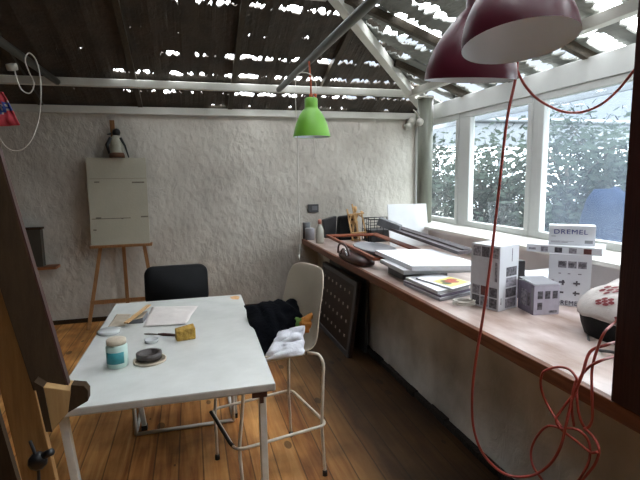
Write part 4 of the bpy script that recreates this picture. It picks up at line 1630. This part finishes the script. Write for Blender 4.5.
# the green one over the table end
GY = 3.45
gl_, gr_ = at(293.5, 137, 'y', GY), at(329.5, 137, 'y', GY)
gc = (gl_ + gr_) / 2
R_ = (gr_ - gl_).length / 2
t = thing('green_lamp', gc, 'small bright green bell-shaped pendant lamp hanging by the dark pole', 'pendant lamp')
hz = at(311, 108.5, 'y', GY).z - gc.z
top = at(311, 98, 'y', GY).z - gc.z
pr = [(R_, 0), (R_ * .985, .015), (R_ * .93, hz * .25), (R_ * .82, hz * .5), (R_ * .64, hz * .76), (R_ * .46, hz * .94), (R_ * .36, hz), (R_ * .35, hz * 1.06), (R_ * .345, top * .98), (R_ * .3, top), (0, top)]
MB().lathe(pr, 'green', o=gc, n=40).build('lamp_shade', t)
MB().lathe([(r_ - .004, h_ + .002) for (r_, h_) in pr[:7]] + [(0, hz * .96)], 'lamp_inside', o=gc, n=40).build('shade_lining', t)
ctop = gc + V((0, 0, top))
MB().lathe([(0, 0), (.013, 0), (.013, .03), (0, .03)], 'copper', o=ctop, n=12).build('cap', t)
MB().tube([ctop + V((0, 0, .03)), ctop + V((0, 0, .10)), V((gc.x - .01, GY, 2.34))], .007, 'copper', n=8).build('cord', t)
mb = MB().lathe([(0, 0), (.011, 0), (.011, .03), (0, .03)], 'copper', o=ctop + V((.032, 0, .0)), n=12)
mb.build('clip', t)
# white cord looped over the pole by the lamp with a long end hanging down
mb = MB().tube([at(315, 97, 'y', GY + .03), at(316, 84, 'y', GY + .03), at(312, 76, 'y', GY), at(307, 73, 'y', GY - .02), at(300, 73, 'y', GY), at(296, 78, 'y', GY + .03), at(295.5, 95, 'y', GY + .04), at(296, 110, 'y', GY + .04),
                at(298, 150, 'y', GY + .05), at(298.5, 200, 'y', GY + .05), at(299.5, 225, 'y', GY + .05), at(300, 238, 'y', GY + .05), at(299, 256, 'y', GY + .05)], .0035, 'cord_white', n=7, sub=4)
mb.lathe([(0, 0), (.008, 0), (.008, .04), (0, .04)], 'cord_white', o=at(299, 260, 'y', GY + .05), n=10)
one('white_cable', mb, 'thin white cord looped by the green lamp, its end hanging far down', 'cord')
mb = MB().tube([at(314, 128, 'y', GY), at(314, 143, 'y', GY), at(315, 150, 'y', GY), at(314, 158, 'y', GY)], .0025, 'cord_white', n=6, sub=3)
one('pull_string', mb, 'short string dangling below the green lamp', 'string')

# big burgundy lamps close to the viewer
c2 = at(469.5, 80.5, 'y', 1.50)
v2 = (c2 - V((0, 0, H))).normalized()
m2_ = (Rt - v2 * v2.dot(Rt)).normalized()
u2_ = m2_.cross(v2)
ax2 = (u2_ * math.cos(math.radians(3.5)) + v2 * math.sin(math.radians(3.5))).normalized()
Rb = (at(515, 80, 'y', 1.5) - at(424.5, 80, 'y', 1.5)).length / 2
pendant('burgundy_lamp', c2, ax2, Rb * .86, .235, 'burgundy', 'dark red bell-shaped pendant lamp, the farther and lower of two', neck=.034, cord=[c2 + ax2 * .25, c2 + ax2 * .45, c2 + ax2 * .6 + V((0, 0, .45))], cordmt='cord_red')
vd = (at(519, 42, 'y', 1.06) - V((0, 0, H))).normalized()
mr_ = (Rt * math.cos(math.radians(12)) + Up * math.sin(math.radians(12)))
mr_ = (mr_ - vd * mr_.dot(vd)).normalized()
upP = mr_.cross(vd).normalized()
if upP.z < 0:
    upP = -upP
e_ = math.radians(20.5)
ax1 = upP * math.cos(e_) + vd * math.sin(e_)
c1_ = at(519, 43, 'y', 1.06)
R1 = (at(577, 30, 'y', 1.06) - at(461, 56, 'y', 1.06)).length / 2
pendant('burgundy_lamp', c1_, ax1, R1 * .80, .20, 'burgundy', 'dark red bell-shaped pendant lamp, nearest and tilted with its pale inside showing', neck=.036,
        cord=[c1_ + ax1 * .28, c1_ + ax1 * .5 + V((0, 0, .1)), c1_ + V((-.03, .05, 1.35))], cordmt='cord_red')

# ------------------------------------------------------------------ red extension cord
CY = 1.42


def R_at(px_, py_, x=1.17):
    return at(px_, py_, 'x', x)


pts = [at(524, 20, 'y', CY), at(518, 50, 'y', CY), at(516, 76, 'y', CY), at(507, 120, 'y', CY), at(499, 190, 'y', CY), at(492, 250, 'y', CY), at(484, 310, 'y', CY), at(475, 365, 'y', CY + .03),
       at(472, 400, 'y', CY + .06), at(474, 430, 'y', CY + .08), at(484, 455, 'y', CY + .06), at(505, 474, 'y', CY + .0), at(530, 476, 'y', CY - .06)]
pts += [R_at(548, 466), R_at(560, 448), R_at(566, 425), R_at(572, 400, 1.19), R_at(582, 375, 1.2), R_at(590, 352, 1.235), at(606, 345, 'x', 1.25), at(613, 343, 'x', 1.29), at(622, 341, 'x', 1.33)]
mb = MB().tube(pts, .0050, 'cord_red', n=8, sub=6)


def lp(xs, x=1.2, closed=False, off=0):
    mb.tube([R_at(px_, py_, (x + .012 * math.sin(k * 1.7 + off)) if px_ < 605 else 1.26 + (px_ - 605) * .0035) for k, (px_, py_) in enumerate(xs)], .0044, 'cord_red', n=8, sub=6, closed=closed)


lp([(562, 428), (548, 406), (541, 388), (542, 374), (549, 369), (560, 367), (570, 370), (577, 380), (575, 392), (563, 408), (556, 420), (562, 430), (575, 440), (590, 452), (597, 452)])
lp([(621, 356), (613, 357), (600, 361), (588, 368), (578, 382), (577, 400), (580, 418), (586, 428), (592, 420), (592, 395), (592, 370), (597, 350), (604, 333), (613, 324), (622, 316)], x=1.215, off=2)
lp([(565, 430), (548, 426), (536, 438), (531, 452), (533, 466), (541, 478), (552, 492), (570, 490), (585, 470), (590, 455), (588, 440), (578, 430), (566, 428)], x=1.205, off=4)
lp([(584, 428), (594, 438), (599, 450), (595, 464), (584, 478), (572, 492)], x=1.21, off=1)
lp([(577, 378), (573, 392), (572, 410), (574, 426)], x=1.20, off=3)
one('extension_cord', mb, 'tangled red-orange extension cord hanging in loops in front of the worktop', 'cord')
mb = MB().tube([at(517, 70, 'y', CY), at(524, 84, 'y', CY), at(535, 97, 'y', CY), at(549, 106, 'y', CY), at(565, 112, 'y', CY), at(582, 112, 'y', CY), at(600, 105, 'y', CY - .07), at(616, 92, 'y', CY - .14), at(628, 78, 'y', CY - .19), at(642, 60, 'y', CY - .22)], .0045, 'cord_red', n=8, sub=6)
one('red_cord', mb, 'thin red cord sagging between the near lamp and the dark wooden post', 'cord')

# ------------------------------------------------------------------ left: white cord loops and cloth
LY = 3.4
mb = MB().tube([at(14, 66, 'y', LY), at(17, 80, 'y', LY), at(22, 90, 'y', LY), at(30, 93, 'y', LY), at(34, 84, 'y', LY), at(29, 72, 'y', LY), at(25, 60, 'y', LY - .04), at(29, 53, 'y', LY - .04), at(36, 60, 'y', LY),
                at(40, 76, 'y', LY), at(41, 98, 'y', LY), at(38, 122, 'y', LY), at(30, 142, 'y', LY), at(18, 151, 'y', LY), at(6, 147, 'y', LY), at(-4, 132, 'y', LY)], .0040, 'cord_white', n=7, sub=6)
one('looped_cord', mb, 'white cord wound in loops round the pole at the upper left', 'cord')
P = at(12, 67, 'y', LY)
one('lamp_socket', MB().lathe([(0, -.03), (.02, -.028), (.024, 0), (.02, .028), (0, .03)], 'socket', o=P, ax=(1, 0, .1), n=14), 'small white bulb holder beside the looped cord', 'socket')
mb = MB()
cs = [at(-14, 88, 'y', 2.9), at(3, 92, 'y', 2.9), at(20, 125, 'y', 2.9), at(-14, 127, 'y', 2.9)]
n = 16
vs = []
for i in range(n + 1):
    for j in range(n + 1):
        u_, v_ = i / n, j / n
        q = (cs[0] * (1 - u_) + cs[1] * u_) * (1 - v_) + (cs[3] * (1 - u_) + cs[2] * u_) * v_
        vs.append(q + V((0, .03 * noise.noise(V((u_ * 4, v_ * 3, 1))), 0)))
k = n + 1
fs_r, fs_b, fs_w = [], [], []
for i in range(n):
    for j in range(n):
        f_ = (i * k + j, (i + 1) * k + j, (i + 1) * k + j + 1, i * k + j + 1)
        v_ = (j + .5) / n
        u_ = (i + .5) / n
        if .38 < v_ - .1 * math.sin(u_ * 5) < .66:
            (fs_w if (abs(noise.noise(V((u_ * 6, v_ * 6, 9)))) > .22) else fs_b).append(f_)
        else:
            fs_r.append(f_)
mb.add(vs, fs_r, 'flag_red', True)
base_k = 0
mb.f += fs_b
mb.m += [mb.mi('flag_blue')] * len(fs_b)
mb.smooth += [True] * len(fs_b)
mb.f += fs_w
mb.m += [mb.mi('fig_white')] * len(fs_w)
mb.smooth += [True] * len(fs_w)
one('hanging_cloth', mb, 'red cloth with a blue and white band hanging at the upper left', 'cloth', solid=.006)

# ------------------------------------------------------------------ outside
struct('ground', MB().box((XW + .2, -6, -.3), (26, 22, -.2), 'ground'))


def tree(x, y, hgt, rad, label, seed, nl=2600, group='trees outside the windows', low=.3):
    rnd = random.Random(seed)
    t = thing('garden_tree', (x, y, -.2), label, 'tree', group)
    mb = MB()
    base_ = V((x, y, -.2))
    tips = []
    mb.tube([base_, base_ + V((.05, .03, hgt * .35)), base_ + V((.0, .1, hgt * .8))], [.06, .045, .02], 'bark', n=8)
    for k in range(16):
        a_ = rnd.uniform(0, 6.28)
        h0 = rnd.uniform(.12, .6) * hgt
        st_ = base_ + V((.03, .04, h0))
        en = base_ + V((math.cos(a_) * rad * rnd.uniform(.5, .95), math.sin(a_) * rad * rnd.uniform(.5, .95), h0 + hgt * rnd.uniform(.12, .42)))
        md = st_.lerp(en, .5) + V((0, 0, .08))
        mb.tube([st_, md, en], [.022, .015, .006], 'bark', n=6)
        tips += [md, en, md.lerp(en, .5)]
    mb.build('trunk', t)
    mb = MB()
    vs, fs = [], []
    for k in range(nl):
        c_ = rnd.choice(tips) + V((rnd.gauss(0, .22), rnd.gauss(0, .22), rnd.gauss(0, .20)))
        if c_.z < low:
            c_.z = low + rnd.random() * .4
        d1 = V((rnd.gauss(0, 1), rnd.gauss(0, 1), rnd.gauss(0, 1))).normalized()
        d2_ = d1.orthogonal().normalized()
        s_ = rnd.uniform(.03, .065)
        i0 = len(vs)
        vs += [c_ - d1 * s_ * 1.4, c_ + d2_ * s_ * .6, c_ + d1 * s_ * 1.4, c_ - d2_ * s_ * .6]
        fs.append((i0, i0 + 1, i0 + 2, i0 + 3))
    mb.add(vs, fs, 'leaf')
    o = mb.build('foliage', t)
    return t


for k, (x, y, h_, r_, lab) in enumerate([
        (4.4, 8.0, 2.4, .75, 'leafy garden tree seen through the narrow pane next to the corner post'),
        (4.5, 6.6, 2.35, .72, 'leafy garden tree behind the left part of the middle pane'),
        (4.9, 5.2, 2.3, .72, 'dense garden tree behind the right part of the middle pane'),
        (6.2, 4.9, 2.65, .8, 'garden tree with spreading branches behind the left of the large pane'),
        (6.1, 3.3, 2.5, .8, 'garden tree behind the right of the large pane above the blue shape'),
        (7.6, 7.2, 3.0, 1.1, 'tall garden tree standing farther back behind the others')]):
    tree(x, y, h_, r_, lab, 20 + k, group=None, nl=3000)
# blue tarpaulin heap
mb = MB()
n, mR = 20, 7
vs = []
c_ = V((4.55, 4.22, -.2))
for i in range(mR + 1):
    ph = i / mR * math.pi / 2
    for j in range(n):
        a_ = 2 * math.pi * j / n
        rr = math.cos(ph) ** .5 if i < mR else .01
        q = V((.36 * rr * math.cos(a_), .42 * rr * math.sin(a_), 1.5 * math.sin(ph) + .12 * math.sin(3 * a_) * rr))
        q *= 1 + .07 * noise.noise(q * 3)
        vs.append(c_ + q)
mb.add(vs, [(i * n + j, i * n + (j + 1) % n, (i + 1) * n + (j + 1) % n, (i + 1) * n + j) for i in range(mR) for j in range(n)], 'tarp', True)
one('tarpaulin', mb, 'large blue covered heap outside behind the lower right pane', 'tarpaulin')
# pale lean-to roof outside
t = thing('carport', (6.5, 8.8, -.2), 'pale lean-to roof with white gutter beyond the garden trees', 'shelter')
MB().box((3.3, 8.9, 2.12), (12, 9.0, 2.62), 'roof_white').build('fascia', t)
MB().tube([(3.2, 8.85, 2.66), (12, 8.85, 2.66)], .05, 'roof_white', n=10).build('gutter', t)
mb = MB().hexa([(3.3, 9.0, 2.60), (12, 9.0, 2.60), (12, 12.5, 5.3), (3.3, 12.5, 5.3), (3.3, 9.0, 2.64), (12, 9.0, 2.64), (12, 12.5, 5.34), (3.3, 12.5, 5.34)], 'roof_dark')
mb.build('roof', t)
for x in (3.5, 6.5, 9.5, 11.8):
    MB().box((x, 8.92, -.2), (x + .1, 9.0, 2.42), 'roof_white').build('leg', t)
# eave boards just outside the windows
one('eave_board', MB().beam((3.25, YB + .6, 2.17), (3.25, -.5, 2.17), .03, .09, 'roof_white'), 'pale eave board outside along the top of the windows', 'board')

# groups of repeats
for o in SC.objects:
    st = o.name.split('.')[0]
    g = {'burgundy_lamp': 'burgundy pendant lamps', 'book': 'books piled by the canvases', 'stretched_canvas': 'white canvases lying flat on the worktop',
         'garden_tree': 'trees outside the windows', 'picture_frame': 'picture frames on the worktop', 'roof_pole': 'poles hung under the roof',
         'tin_can': 'tins at the far end of the worktop'}.get(st)
    if g and o.parent is None:
        o['group'] = g
